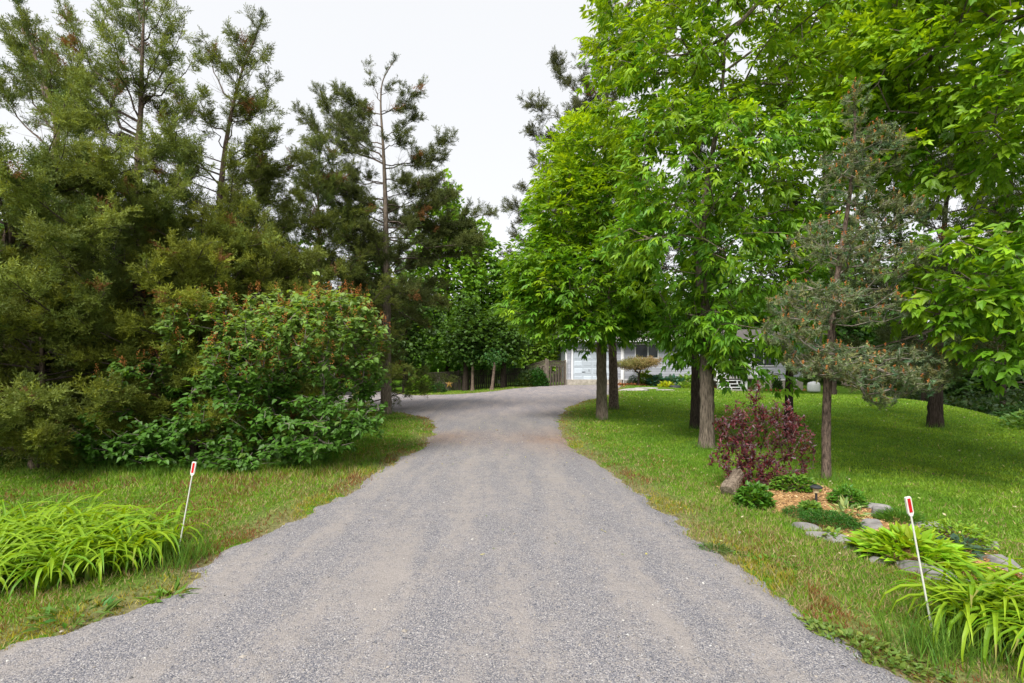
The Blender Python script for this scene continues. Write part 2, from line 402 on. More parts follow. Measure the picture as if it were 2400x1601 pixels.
def sdist(x, y, pg):
    """signed distance, positive inside"""
    x = np.asarray(x, float); y = np.asarray(y, float); dm = np.full(x.shape, 1e9); ins = np.zeros(x.shape, bool)
    for i in range(len(pg)):
        ax, ay = pg[i]; bx, by = pg[(i+1) % len(pg)]; ex, ey = bx-ax, by-ay; L2 = ex*ex+ey*ey+1e-12
        t = np.clip(((x-ax)*ex+(y-ay)*ey)/L2, 0, 1); dm = np.minimum(dm, np.hypot(x-ax-t*ex, y-ay-t*ey))
        c = (ay > y) != (by > y)
        with np.errstate(divide='ignore', invalid='ignore'): xi = ax+(y-ay)/(by-ay+1e-30)*ex
        ins ^= c & (x < xi)
    return np.where(ins, dm, -dm)
bed_px = [(1690, 1150), (1760, 1128), (1870, 1120), (1990, 1170), (2090, 1205), (2180, 1240), (2270, 1262), (2330, 1295), (2392, 1345), (2460, 1400), (2420, 1420), (2260, 1345), (2150, 1350), (2060, 1305), (1960, 1265), (1880, 1235), (1800, 1195), (1740, 1172)]
bed = np.array([PD(*p) for p in bed_px])
# two patches of polar grid: fine in front, coarse behind
def polar_grid(a0, a1, na, r0, r1, nr):
    a = np.linspace(R(a0), R(a1), na); r = np.exp(np.linspace(math.log(r0), math.log(r1), nr)); A, Rr = np.meshgrid(a, r)
    return np.sin(A)*Rr, np.cos(A)*Rr
def sheet(X, Y, Z, keep=None):
    nr, na = X.shape; i = np.arange(nr*na).reshape(nr, na)
    f = np.stack([i[:-1, :-1], i[:-1, 1:], i[1:, 1:], i[1:, :-1]], -1).reshape(-1, 4)[:, ::-1]
    V = np.stack([X, Y, Z], -1).reshape(-1, 3)
    if keep is not None:
        f = f[keep.ravel()[f].any(axis=1)]; u = np.unique(f); mp = np.full(len(V), -1); mp[u] = np.arange(len(u)); return V[u], mp[f], u
    return V, f, np.arange(len(V))
aa = np.concatenate([np.linspace(-64, 64, 320), np.linspace(70, 290, 30)[:-1]]); aa = np.concatenate([aa, [296.0]])
rr_ = np.exp(np.concatenate([np.linspace(math.log(.5), math.log(50), 250), np.linspace(math.log(56), math.log(1200), 12)])); _A, _R = np.meshgrid(np.radians(aa), rr_); X, Y = np.sin(_A)*_R, np.cos(_A)*_R
edge_n = (fbm(X, Y, 2.4, 4)-.5)*.30+(vnoise(X, Y, 11, 2)-.5)*.12
sd = sdist(X, Y, poly); sdn = sd+edge_n*1.0
near = np.hypot(X, Y) < 60
H = gz(X, Y)+np.where(near, (fbm(X, Y, 2.2, 7)-.5)*.03, 0)
H = H+np.where(near, .03*np.clip(-sd/.5, 0, 1), 0)
sb = sdist(X, Y, bed)+(fbm(X, Y, 3, 9)-.5)*.25
H = H+.07*sstep(sb, -.05, .45)
# lawn colour by place
straw = np.array([.30, .245, .12]); rust = np.array([.24, .10, .035]); mulchc = np.array([.40, .25, .12]); dirt = np.array([.22, .165, .115])
tint = np.zeros(X.shape+(4,)); 
edgew = np.clip(1-(-sdn)/.55, 0, 1)*(sdn < .3)*(fbm(X, Y, 2.5, 11) > .35)
tint[..., :3] = dirt; tint[..., 3] = .75*edgew*near
mw = sstep(sb, -.05, .08)[..., None]
tint[..., :3] = tint[..., :3]*(1-mw)+mulchc*mw; tint[..., 3] = np.maximum(tint[..., 3], mw[..., 0])
bare = sstep(X, -12, -5)*0+np.clip((-X-3.5)/3, 0, 1)*sstep(Y, 7, 9)*(1-sstep(Y, 12, 14))
tint[..., 3] = np.maximum(tint[..., 3], .8*bare*(Y > 0))
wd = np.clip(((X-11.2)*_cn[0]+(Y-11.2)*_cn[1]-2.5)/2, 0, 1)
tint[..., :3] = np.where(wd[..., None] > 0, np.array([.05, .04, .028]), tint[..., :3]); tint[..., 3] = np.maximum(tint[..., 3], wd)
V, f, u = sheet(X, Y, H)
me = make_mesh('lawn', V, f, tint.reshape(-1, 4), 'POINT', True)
lawn = link('lawn', me, M['lawn'], kind='structure'); lawn['label'] = 'short green lawn either side of the gravel drive'
# drive: sinks under the lawn at its edge
HD = H+.035*np.clip(sdn/.16, -1.2, 1)*1.0+.012*np.clip(sdn, 0, 1)
tr = vnoise(X, Y, .7, 21)
dt = np.ones(X.shape+(4,)); 
# rusty fallen needles near the bends and darker gravel where leaves lie
rn = np.exp(-((X-1.35)**2+(Y-10.2)**2)/1.6)*.8+np.exp(-((X+1.4)**2+(Y-10.4)**2)/.9)*.5
rn = np.clip(rn*(.5+fbm(X, Y, 3, 5)), 0, 1)[..., None]
dt[..., :3] = dt[..., :3]*(1-rn)+np.array([.98, .70, .52])*rn
pink = (sstep(Y, 12, 17)*.6+.2)[..., None]; dt[..., :3] *= 1-pink*(1-np.array([1.02, .955, .94]))
leafd = (np.exp(-((X+.1)**2/3+(Y-13.2)**2/5)))[..., None]; dt[..., :3] *= 1-.16*leafd
V, f, u = sheet(X, Y, HD, (sdn > -.12) & (np.hypot(X, Y) < 60))
me = make_mesh('gravel_driveway', V, f, dt.reshape(-1, 4)[u], 'POINT', True)
drive = link('gravel_driveway', me, M['gravel'], kind='structure'); drive['label'] = 'grey gravel driveway narrowing towards the garage'
def drive_z(x, y):
    sdx = sdist(x, y, poly); return gz(x, y)+(fbm(x, y, 2.2, 7)-.5)*.03+.035*np.clip(sdx/.16, -1, 1)+.012*np.clip(sdx, 0, 1)

# pebbles lying on the drive
def polar_pts(n, r0, r1, a=60, r=rng, pw=0.0):
    th = r.uniform(-R(a), R(a), n); u = r.random(n); rr = r0*(r1/r0)**u; return np.sin(th)*rr, np.cos(th)*rr, rr
OCT = (np.array([(1, 0, 0), (0, 1, 0), (-1, 0, 0), (0, -1, 0), (0, 0, .7), (0, 0, -.5)], float), np.array([(0, 1, 4), (1, 2, 4), (2, 3, 4), (3, 0, 4)]))
x, y, rr = polar_pts(70000, 1.5, 14); s = sdist(x, y, poly); ok = s > .02+.0*x
clump = fbm(x, y, 1.3, 31); ok &= rng.random(len(x)) < np.clip((clump-.25)*2.0, .12, 1)
x, y, rr, s = x[ok], y[ok], rr[ok], s[ok]; n = len(x)
sz = rng.gamma(3.0, .00078, n)*(1+rr*.10); sz = np.where(rng.random(n) < .015, sz*2.1, sz).clip(.0015, .017); z = drive_z(x, y)+sz*.15
d = nrm(np.stack([rng.normal(0, 1, n), rng.normal(0, 1, n), rng.normal(0, .25, n)], 1)); Fm = frames(d, np.tile([[0, 0, 1.]], (n, 1))+rng.normal(0, .25, (n, 3)))
g = rng.choice(6, n, p=[.25, .26, .19, .16, .115, .025]); pc = np.array([(.17, .175, .20), (.24, .24, .265), (.12, .12, .13), (.33, .30, .27), (.36, .355, .36), (.50, .49, .47)])[g]*rng.uniform(.8, 1.15, (n, 1))
so = Soup(); so.add(*OCT, np.stack([x, y, z], 1), Fm, np.stack([sz*rng.uniform(.7, 1.3, n), sz*rng.uniform(.7, 1.4, n), sz*rng.uniform(.5, 1.1, n)], 1), pc)
o = so.build('loose_gravel', M['petal']); tag(o, 'loose grey crushed stones on the driveway', 'gravel')
# fallen leaves and catkins on the drive
x, y, rr = polar_pts(16000, 4, 24); s = sdist(x, y, poly); w = np.exp(-((y-12)/4)**2)*.5+.04; w *= np.where((y > 7.5) & (y < 15), 1, .25); ok = (s > .05) & (rng.random(len(x)) < w)
x, y, rr = x[ok], y[ok], rr[ok]; n = len(x); d = nrm(np.stack([rng.normal(size=n), rng.normal(size=n), rng.normal(0, .15, n)], 1))
so = Soup(); so.add(*QUAD, np.stack([x, y, drive_z(x, y)+.006], 1), frames(d, np.tile([[0, 0, 1.]], (n, 1))+rng.normal(0, .3, (n, 3))),
    np.stack([rng.uniform(.008, .02, n), rng.uniform(.02, .05, n), np.full(n, .02)], 1), np.array([(.33, .30, .10), (.10, .06, .035), (.14, .2, .04)])[rng.choice(3, n, p=[.4, .42, .18])]*rng.uniform(.7, 1.3, (n, 1)))
o = so.build('fallen_leaves', M['petal']); tag(o, 'scattered dry leaves and catkins on the gravel between the trees', 'leaf litter')

# grass blades
def lawn_z(x, y):
    sdx = sdist(x, y, poly); b = sdist(x, y, bed)+(fbm(x, y, 3, 9)-.5)*.25
    return gz(x, y)+(fbm(x, y, 2.2, 7)-.5)*.03+.03*np.clip(-sdx/.5, 0, 1)+.07*sstep(b, -.05, .45)
def grass_cols(x, y, r=rng):
    n = len(x); patch = fbm(x, y, .8, 13); fine = fbm(x, y, 4, 15)
    s = -sdist(x, y, poly)
    g = np.array([.120, .230, .018]); yg = np.array([.190, .30, .022]); dk = np.array([.08, .175, .015])
    t = np.clip((patch-.3)*2.4, 0, 1)[:, None]; c = g*(1-t)+yg*t
    t2 = np.clip((.5-fine)*3, 0, .7)[:, None]; c = c*(1-t2)+dk*t2
    dry = r.random(n) < np.clip(.20+.5*(fine-.5)+.42*np.exp(-s/1.0)-.16*sstep(y, 5, 9)-.12*(x > 2.5)*(y > 4.5)+.04*(x < -1.8)*(1-sstep(y, 6, 9))+.12*(x > 0)*(y < 4.5), .015, .85)
    c[dry] = straw*r.uniform(.7, 1.25, (dry.sum(), 1))
    rr2 = (x < -3) & (y > 4.6) & (y < 7) & (fbm(x, y, 1.1, 91) > .5) & (r.random(n) < .4); c[rr2] = (.20, .10, .045)
    # rust and yellow plants at the very edge of the drive
    e = (s < .28+.15*(fine-.5)) & (r.random(n) < .55) & (fbm(x, y, 1.4, 41) > .42)
    kind = vnoise(x, y, 1.3, 55); c[e & (kind > .66)] = (.28, .25, .025); c[e & (kind <= .62)] = (.20, .085, .035)
    e2 = (s > .15) & (s < 1.2) & (r.random(n) < .22) & (fbm(x, y, 2.2, 61) > .56) & (x < 8); c[e2] = (.20, .12, .035)
    return c*r.normal(1, .2, (n, 1)).clip(.5, 1.6), s
def mkgrass(n, r0, r1, name, label, hk=1.0, a=60):
    x, y, rr = polar_pts(n, r0, r1, a)
    s = sdist(x, y, poly)+(fbm(x, y, 2.4, 4)-.5)*.30+(vnoise(x, y, 11, 2)-.5)*.12
    b = sdist(x, y, bed); cr = (x-11.2)*_cn[0]+(y-11.2)*_cn[1]
    pr = np.where(s < -.05, 1.0, np.where(s < .12, .35, np.where(s < .5, .03, 0)))*np.where(b > 0, .0, 1)*(cr < 2)*(y < 36.5)
    pr *= np.where((s > -.5) & (fbm(x, y, 2.5, 11) > .5), .35, 1)
    pr *= 1-.9*np.clip((-x-2.5)/2, 0, 1)*sstep(y, 7.6, 8.6)*(y < 14)
    ok = rng.random(n) < pr; x, y, rr = x[ok], y[ok], rr[ok]; m = len(x)
    c, s = grass_cols(x, y); long = np.exp(-((x+3)**2/8+(y-7.1)**2/.3))*1.5
    tallw = (fbm(x, y, 1.1, 71) > .56)*1.0
    h = (.028+.02*rng.random(m)+.022*tallw*rng.random(m)*(rr < 9)+.06*long*rng.random(m))*hk*(1+rr*.015); w = (.0028+.0011*rr)*rng.uniform(.6, 1.3, m)
    d = nrm(np.stack([rng.normal(0, .55, m), rng.normal(0, .55, m), np.ones(m)], 1)); up = rdir(m); up[:, 2] = 0; up[:, 1] -= .7
    so = Soup(); so.add(*BLADE, np.stack([x, y, lawn_z(x, y)-.004], 1), frames(d, up), np.stack([w, h, h], 1), c)
    o = so.build(name, M['grass']); return tag(o, label, 'grass')
mkgrass(760000, 1.6, 38, 'grass', 'mown grass blades with straw coloured patches along the drive')

# mulch chips
bb = bed; x = rng.uniform(2.5, 6.5, 60000); y = rng.uniform(2.5, 8, 60000); b = sdist(x, y, bed)+(fbm(x, y, 3, 9)-.5)*.25; ok = b > -.03
x, y, b = x[ok], y[ok], b[ok]; n = len(x); d = nrm(np.stack([rng.normal(size=n), rng.normal(size=n), rng.normal(0, .3, n)], 1))
mc = np.array([(.55, .36, .18), (.42, .25, .12), (.28, .14, .075), (.62, .46, .27), (.10, .065, .045)])[rng.choice(5, n, p=[.28, .26, .16, .14, .16])]*rng.uniform(.8, 1.15, (n, 1))
so = Soup(); so.add(*QUAD, np.stack([x, y, lawn_z(x, y)+rng.uniform(.002, .012, n)], 1), frames(d, np.tile([[0, 0, 1.]], (n, 1))+rng.normal(0, .5, (n, 3))),
    np.stack([rng.uniform(.005, .014, n), rng.uniform(.012, .04, n), np.full(n, .02)], 1), mc)
o = so.build('mulch', M['petal']); tag(o, 'orange brown bark mulch in the garden bed', 'mulch')
# ------------------------------------------------------------------ boxes
BF = np.array([(0, 3, 2, 1), (4, 5, 6, 7), (0, 1, 5, 4), (1, 2, 6, 5), (2, 3, 7, 6), (3, 0, 4, 7)])
def boxv(x0, x1, y0, y1, z0, z1): return np.array([(x0, y0, z0), (x1, y0, z0), (x1, y1, z0), (x0, y1, z0), (x0, y0, z1), (x1, y0, z1), (x1, y1, z1), (x0, y1, z1)], float)
def box(name, x0, x1, y0, y1, z0, z1, mat, parent=None, kind=None, label=None):
    me = make_mesh(name, boxv(x0, x1, y0, y1, z0, z1), BF); o = link(name, me, mat, parent, kind)
    if label: o['label'] = label
    return o
def poly_prism(name, pts, mat, parent=None):
    """pts: list of rings (each 4 corners) hull-like box from 8 points"""
    return link(name, make_mesh(name, np.array(pts, float), BF), mat, parent)

# ================================================================== HOUSE
HY = 36.0
hx0, hx1, hxm = 3.75, 20.6, 7.74
zsid, zeave = .265, 2.95
house = thing('bungalow', 'low grey bungalow with horizontal vinyl siding and a white garage door', 'house', (hx0, HY, -.1))
# foundation
box('foundation', hx0+.03, hxm, HY-.02, HY+9, -1.2, zsid, M['concrete'], house)
box('foundation', hxm+.002, hx1-.03, HY+.17, HY+9, -1.6, zsid+.003, M['concrete'], house)
# core wall behind the boards (opening for the garage door left in front)
dx0, dx1, dz0, dz1 = 4.3, 6.98, .06, 2.18
box('wall', hx0+.02, hxm, HY+.10, HY+8.9, zsid+.01, zeave, M['siding'], house)
box('wall', hxm+.003, hx1-.02, HY+.25, HY+8.9, zsid+.012, zeave-.003, M['siding'], house)
def siding(x0, x1, y, z0, z1, cuts=()):
    h = .115; z = z0; bank = {}
    while z < z1-.01:
        segs = [(x0, x1)]
        for (a, b, c, d) in cuts:
            if z+h > c and z < d: segs = [s for (p, q) in segs for s in ((p, min(q, a)), (max(p, b), q)) if s[1]-s[0] > .03]
        for (a, b) in segs:
            k = (round(a, 3), round(b, 3), round(y, 3))
            if k not in bank:
                # lower edge stands proud
                v = np.array([(a, y-.03, 0), (b, y-.03, 0), (b, y+.02, 0), (a, y+.02, 0), (a, y-.004, h), (b, y-.004, h), (b, y+.02, h), (a, y+.02, h)], float)
                me = make_mesh('siding_board', v-np.array([hx0, HY, 0]), BF); me.materials.append(M['siding']); bank[k] = me
            link_shared('siding_board', bank[k], house, Matrix.Translation((0, 0, z+.1)))
        z += h
siding(hx0+.13, hxm-.08, HY+.06, zsid, zeave, [(dx0-.17, dx1+.17, -1, dz1+.16)])
wx0, wx1, wz0, wz1 = 8.75, 10.3, 1.80, 2.72
rx0, rx1, rz0, rz1 = 17.15, 18.5, 1.25, 2.62
px0, px1, pz0, pz1 = 14.3, 15.3, .48, 2.55
siding(hxm+.09, hx1-.13, HY+.21, zsid, zeave, [(wx0-.07, wx1+.07, wz0-.07, wz1+.07), (rx0-.07, rx1+.07, rz0-.07, rz1+.07), (px0-.07, px1+.07, pz0-.07, pz1+.07)])
for (a, b, y) in ((hx0, hx0+.13, HY+.0), (hxm-.08, hxm+.09, HY+.05), (hx1-.13, hx1, HY+.15)):
    box('corner_board', a, b, y, y+.11, zsid-.02, zeave-.01, M['white_paint'], house)
box('trim', hxm+.09, hx1-.13, HY+.165, HY+.25, zsid-.06, zsid-.002, M['white_paint'], house)
# downpipe by the garage corner
box('downpipe', hxm+.10, hxm+.17, HY+.10, HY+.16, -.05, zeave-.1, M['white_paint'], house)
# garage door: panels in four sections
gd = box('garage_door', dx0, dx1, HY+.075, HY+.10, dz0, dz1, M['door_white'], house)
ph = (dz1-dz0)/4
for r_ in range(4):
    gz0 = dz0+r_*ph
    s_ = box('door_section', dx0+.002, dx1-.002, HY+.045, HY+.073, gz0+.006, gz0+ph-.006, M['door_white'], gd)
    for c_ in range(4):
        a = dx0+.08+c_*(dx1-dx0-.06)/4; b = a+(dx1-dx0-.06)/4-.10
        z0_, z1_ = gz0+.09, gz0+ph-.09
        v = np.vstack([boxv(a, b, HY+.03, HY+.043, z0_, z1_)]); v[[4, 5], 2] -= 0
        v[[0, 3, 4, 7], 0] += 0; v[[0, 1, 4, 5], 0] += np.array([.03, -.03, .03, -.03]); v[[0, 1], 2] += .03; v[[4, 5], 2] -= .03
        link('door_panel', make_mesh('door_panel', v, BF), M['door_white'], gd)
box('handle', 4.92, 5.16, HY+.0, HY+.03, dz0+ph+.20, dz0+ph+.225, M['black_plastic'], gd)
box('lock', 5.40, 5.425, HY+.0, HY+.03, dz0+ph*1.45, dz0+ph*1.75, M['black_plastic'], gd)
for (a, b) in ((dx0-.12, dx0-.002), (dx1+.002, dx1+.12)): box('door_trim', a, b, HY-.01, HY+.12, -.05, dz1+.12, M['white_paint'], house)
box('door_trim', dx0-.119, dx1+.119, HY+.0, HY+.12, dz1+.122, dz1+.24, M['white_paint'], house)
def window(x0, x1, z0, z1, y, mull):
    w = box('window', x0-.06, x1+.06, y-.05, y-.005, z0-.06, z0, M['white_paint'], house)
    box('frame', x0-.06, x1+.06, y-.05, y-.004, z1, z1+.06, M['white_paint'], w)
    box('frame', x0-.06, x0, y-.052, y-.006, z0+.001, z1-.001, M['white_paint'], w); box('frame', x1, x1+.06, y-.052, y-.006, z0+.001, z1-.001, M['white_paint'], w)
    for m in mull: box('mullion', m-.025, m+.025, y-.045, y-.012, z0+.002, z1-.002, M['white_paint'], w)
    box('pane', x0+.001, x1-.001, y-.03, y-.016, z0+.003, z1-.003, M['glass'], w)
window(wx0, wx1, wz0, wz1, HY+.24, [9.62]); window(rx0, rx1, rz0, rz1, HY+.24, [17.8])
ed = box('entry_door', px0, px1, HY+.18, HY+.23, pz0, pz1, M['white_paint'], house); box('handle', px0+.08, px0+.13, HY+.14, HY+.178, 1.45, 1.6, M['black_plastic'], ed)
# roof
rf = np.array([(hx0-.4, HY-.5, zeave-.02), (hx1+.4, HY-.5, zeave-.02), (hx1+.4, HY+9.5, zeave-.02), (hx0-.4, HY+9.5, zeave-.02), (hx0-.4, HY+4.4, 4.05), (hx1+.4, HY+4.4, 4.05), (hx1+.4, HY+4.6, 4.05), (hx0-.4, HY+4.6, 4.05)])
link('roof', make_mesh('roof', rf, BF), M['roof'], house)
box('fascia', hx0-.42, hx1+.42, HY-.56, HY-.502, zeave-.06, zeave+.12, M['white_paint'], house)
# porch with steps
deck = thing('porch', 'small white railed porch with open steps in front of the bungalow', 'porch', (14.6, 34.2, -.45))
box('deck_board', 13.5, 16.2, 33.7, 36.0, .40, .47, M['slate'], deck)
for x_ in (13.56, 15.1, 16.1):
    box('post', x_, x_+.1, 33.72, 33.82, -.6, 1.35, M['white_paint'], deck)
box('skirt', 13.52, 14.2, 33.84, 33.88, -.5, .38, M['wood_gray'], deck); box('skirt', 14.21, 16.18, 33.94, 33.98, -.5, .38, M['wood_gray'], deck)
box('rail', 13.6, 14.0, 33.74, 33.80, 1.28, 1.34, M['white_paint'], deck); box('rail', 15.2, 16.1, 33.74, 33.80, 1.28, 1.34, M['white_paint'], deck)
for k in range(7): box('baluster', 15.24+k*.125, 15.28+k*.125, 33.75, 33.79, .47, 1.28, M['white_paint'], deck)
for k in range(4): box('baluster', 13.66+k*.1, 13.70+k*.1, 33.75, 33.79, .47, 1.28, M['white_paint'], deck)
st_x0, st_x1 = 13.35, 14.95
for k in range(4): box('tread', st_x0, st_x1, 33.5-k*.27, 33.76-k*.27, .27-k*.21, .31-k*.21, M['white_paint'], deck)
for x_ in (13.5, 14.12, 14.72):
    for k in range(4): box('riser_post', x_, x_+.06, 33.52-k*.27, 33.58-k*.27, .04-k*.21, .27-k*.21, M['white_paint'], deck)
box('newel_post', 14.86, 14.96, 32.55, 32.65, -.5, .95, M['white_paint'], deck)
tw = box('towel', 13.3+.25, 14.1, 33.66, 33.70, 1.02, 1.36, M['blue']); tag(tw, 'blue towel hanging over the white porch rail', 'towel')
o = box('concrete_pad', 12.9, 15.2, 31.5, 32.9, -.6, float(gz(14, 32.2))+.06, M['slate'], kind='structure'); o['label'] = 'pale concrete pad at the foot of the porch steps'
# white tank by the right end of the house
def lathe(prof, sides=20):
    th = np.arange(sides)/sides*2*np.pi; V = np.array([(r*math.cos(t), r*math.sin(t), z) for r, z in prof for t in th])
    i = np.arange(sides); j = (i+1) % sides; f = np.stack([i, j, j+sides, i+sides], 1)
    return V, (f[None]+(np.arange(len(prof)-1)*sides)[:, None, None]).reshape(-1, 4)
p = W(1907, 918, 33.5); V, f = lathe([(.001, 0), (.36, 0), (.38, .1), (.38, .45), (.33, .58), (.17, .64), (.001, .65)])
tk = thing('rain_barrel', 'white plastic barrel by the right end of the house foundation', 'barrel', p)
link('drum', make_mesh('drum', V, f, smooth=True), M['white_paint'], tk, local=True); V, f = lathe([(.10, .63), (.10, .68), (.001, .68)]); link('cap', make_mesh('cap', V, f), M['white_plastic'], tk, local=True)

# ================================================================== FENCE
def fence_run(root, A, B, hA, hB, lat, mat, gap=.0, bw=.14, skip=(), hole=None):
    A = np.array(A, float); B = np.array(B, float); Ln = np.linalg.norm(B-A); d = (B-A)/Ln; nn = np.array([d[1], -d[0]])
    if nn[1] > 0: nn = -nn
    base = np.array(wloc(root)); n = int(Ln/bw); r = random.Random(int(abs(A[0]*100)))
    def slab(name, s0, s1, o0, o1, z0a, z0b, z1a, z1b, m):
        P = []
        for (s, za, zb) in ((s0, z0a, z1a), (s1, z0b, z1b)): P.append((s, za, zb))
        a = A+d*s0; b = A+d*s1
        v = np.array([(*(a+nn*o0), z0a), (*(b+nn*o0), z0b), (*(b+nn*o1), z0b), (*(a+nn*o1), z0a), (*(a+nn*o0), z1a), (*(b+nn*o0), z1b), (*(b+nn*o1), z1b), (*(a+nn*o1), z1a)])
        return link(name, make_mesh(name, v, BF), m, root)
    def top(s): return hA+(hB-hA)*s/Ln
    for k in range(n):
        s0 = k*bw+.005; s1 = (k+1)*bw-.01-r.random()*.015; off = .03 if k % 2 else -.03
        zb = float(gz(*(A+d*s0)))-.1; t0, t1 = top(s0)-lat, top(s1)-lat
        if hole and hole[0] < s0 < hole[1]: t0 = t1 = hole[2]
        slab('fence_board', s0, s1, off, off+.02, zb, zb, t0, t1, mat)
    slab('rail', 0, Ln, -.008, .028, top(0)-lat+.003, top(Ln)-lat+.003, top(0)-lat+.07, top(Ln)-lat+.07, mat)
    slab('rail', 0, Ln, -.02, .04, top(0)-.05, top(Ln)-.05, top(0), top(Ln), mat)
    m_ = max(1, round(Ln/2.4))
    for k in range(m_+1):
        s = min(k*Ln/m_, Ln); q = A+d*s; zt = top(s)+.08; v = boxv(q[0]-.055, q[0]+.055, q[1]-.05, q[1]+.05, float(gz(*q))-.2, zt)
        link('post', make_mesh('post', v, BF), mat, root)
    # lattice slats, crossing
    Va, Fa = [], []; nn_ = 0; s = -lat
    while s < Ln:
        for sg in (0, 1):
            a0, a1 = (s, s+lat) if sg == 0 else (s+lat, s); o = -.004 if sg else .010
            z0, z1 = -lat+.07, -.05
            c0, c1 = max(0, min(Ln, a0)), max(0, min(Ln, a1))
            if abs(c0-c1) < .02: continue
            f0 = (c0-a0)/(a1-a0); f1 = (c1-a0)/(a1-a0); za = z0+(z1-z0)*f0; zb = z0+(z1-z0)*f1
            p0 = A+d*c0+nn*o; p1 = A+d*c1+nn*o; w = .02
            for (yo) in (0, 1):
                pass
            v = np.array([(*(p0), top(c0)+za-w), (*(p1), top(c1)+zb-w), (*(p1+nn*.01), top(c1)+zb-w), (*(p0+nn*.01), top(c0)+za-w),
                          (*(p0), top(c0)+za+w), (*(p1), top(c1)+zb+w), (*(p1+nn*.01), top(c1)+zb+w), (*(p0+nn*.01), top(c0)+za+w)])
            Va.append(v); Fa.append(BF+nn_); nn_ += 8
        s += .13
    link('lattice', make_mesh('lattice', np.vstack(Va), np.vstack(Fa)), mat, root, 'stuff')
fl = thing('board_fence', 'dark weathered board fence with lattice top behind the drive', 'fence', (-4, 36, -.6))
a = W(1000, 874, 35.0); b = W(1232, 860, 35.6)
fence_run(fl, (-6.0, 35.0), (b.x, 35.6), a.z, b.z-.05, .42, M['wood_dark'])
fg = thing('board_fence', 'lighter gray board fence with lattice joining the garage corner', 'fence', (3, 35.6, -.2))
a2 = W(1280, 843, 34.6); b2 = W(1232, 858, 35.6)
fence_run(fg, (b2.x, 35.6), (a2.x, 34.6), b2.z, a2.z, .38, M['wood_gray'])
gt = thing('garden_gate', 'gray board gate with lattice and an open square beside the garage', 'gate', (3, 35, -.2))
a3 = W(1282, 845, 34.6); b3 = W(1324.5, 846, 35.9)
fence_run(gt, (a3.x+.06, 34.62), (3.72, 35.85), a3.z, b3.z, .40, M['wood_gray'], hole=(.42, .82, .85))
so = Soup()
# star
p = W(1053, 900, 34.85); V = []; 
for k in range(10):
    rr_ = .30 if k % 2 == 0 else .115; V.append((rr_*math.sin(k*math.pi/5), 0, rr_*math.cos(k*math.pi/5)))
V += [(0, -.06, 0), (0, .03, 0)]; T = [(k, (k+1) % 10, 10) for k in range(10)]+[((k+1) % 10, k, 11) for k in range(10)]
o = link('barn_star', make_mesh('barn_star', np.array(V), np.array(T)), M['gold']); o.location = p; tag(o, 'gold five pointed metal star hanging on the dark fence', 'ornament')
p = W(1172, 895, 35.2); o = box('notice', p.x-.15, p.x+.15, p.y, p.y+.02, p.z-.13, p.z+.12, M['slate'], label='small faded panel fixed to the dark fence'); o['category'] = 'panel'

# ================================================================== driveway markers
def marker(base, top, label):
    base = Vector(base); top = Vector(top); t = thing('driveway_marker', label, 'driveway marker', base, 'red reflector stakes beside the drive')
    ax = (top-base); Ln = ax.length; ax.normalize(); hh = .097; x = Vector((1, 0, 0)); x = (x-ax*x.dot(ax)).normalized(); y = ax.cross(x)
    V, f = tubes([base-ax*.05], [top-ax*hh], [.0052], [.0048], 8); link('rod', make_mesh('rod', V, f), M['white_plastic'], t)
    def pr(pts, y0, y1):
        v = [top+x*a+ax*(b-hh)-y*y0 for a, b in pts]+[top+x*a+ax*(b-hh)-y*y1 for a, b in pts]; n = len(pts)
        me = bpy.data.meshes.new('reflector_head'); me.from_pydata([tuple(q) for q in v], [], [tuple(range(n))[::-1], tuple(range(n, 2*n))]+[(i, (i+1) % n, n+(i+1) % n, n+i) for i in range(n)]); me.update(); return me
    sgn = 1 if (y.y < 0) else -1
    link('reflector_head', pr([(-.007, -.014), (.007, -.014), (.0155, .004), (.0155, .094), (.013, .098), (-.013, .098), (-.0155, .094), (-.0155, .004)], .006, -.006), M['white_plastic'], t)
    for s_ in (1, -1):
        link('reflector', pr([(-.0085, .010), (.0085, .010), (.0085, .090), (-.0085, .090)], s_*.0085, s_*.0062), M['red_reflector'], t)
b = hill(415, 1312); marker((b.x, b.y, b.z), W(456, 1083, b.y), 'leaning white stake with red reflector beside the left daylilies')
b = hill(2189, 1502); marker((b.x, b.y, b.z), W(2127, 1165, b.y-.02), 'leaning white stake with red reflector beside the right daylilies')

# ================================================================== strap-leaved daylilies
def strap(L_, w, curve, r, nseg=9):
    s = np.linspace(0, 1, nseg); ang = R(r.uniform(72, 86))-curve*s**1.5; dy = np.cos(ang)*L_/(nseg-1); dz = np.sin(ang)*L_/(nseg-1)
    y = np.cumsum(dy)-dy[0]; z = np.cumsum(dz)-dz[0]; ww = w*np.clip(np.minimum(.55+s*1.5, 1)*(1-s**3.2), .02, 1)
    tw = r.uniform(-.5, .5)*s
    V = np.concatenate([np.stack([-ww/2*np.cos(tw), y, z+ww*.22-np.sin(tw)*ww/2], 1), np.stack([0*s, y, z], 1), np.stack([ww/2*np.cos(tw), y, z+ww*.22+np.sin(tw)*ww/2], 1)])
    n = nseg; i = np.arange(n-1); Fq = np.concatenate([np.stack([i, i+n, i+n+1, i+1], 1), np.stack([i+n, i+2*n, i+2*n+1, i+n+1], 1)]); return V, Fq
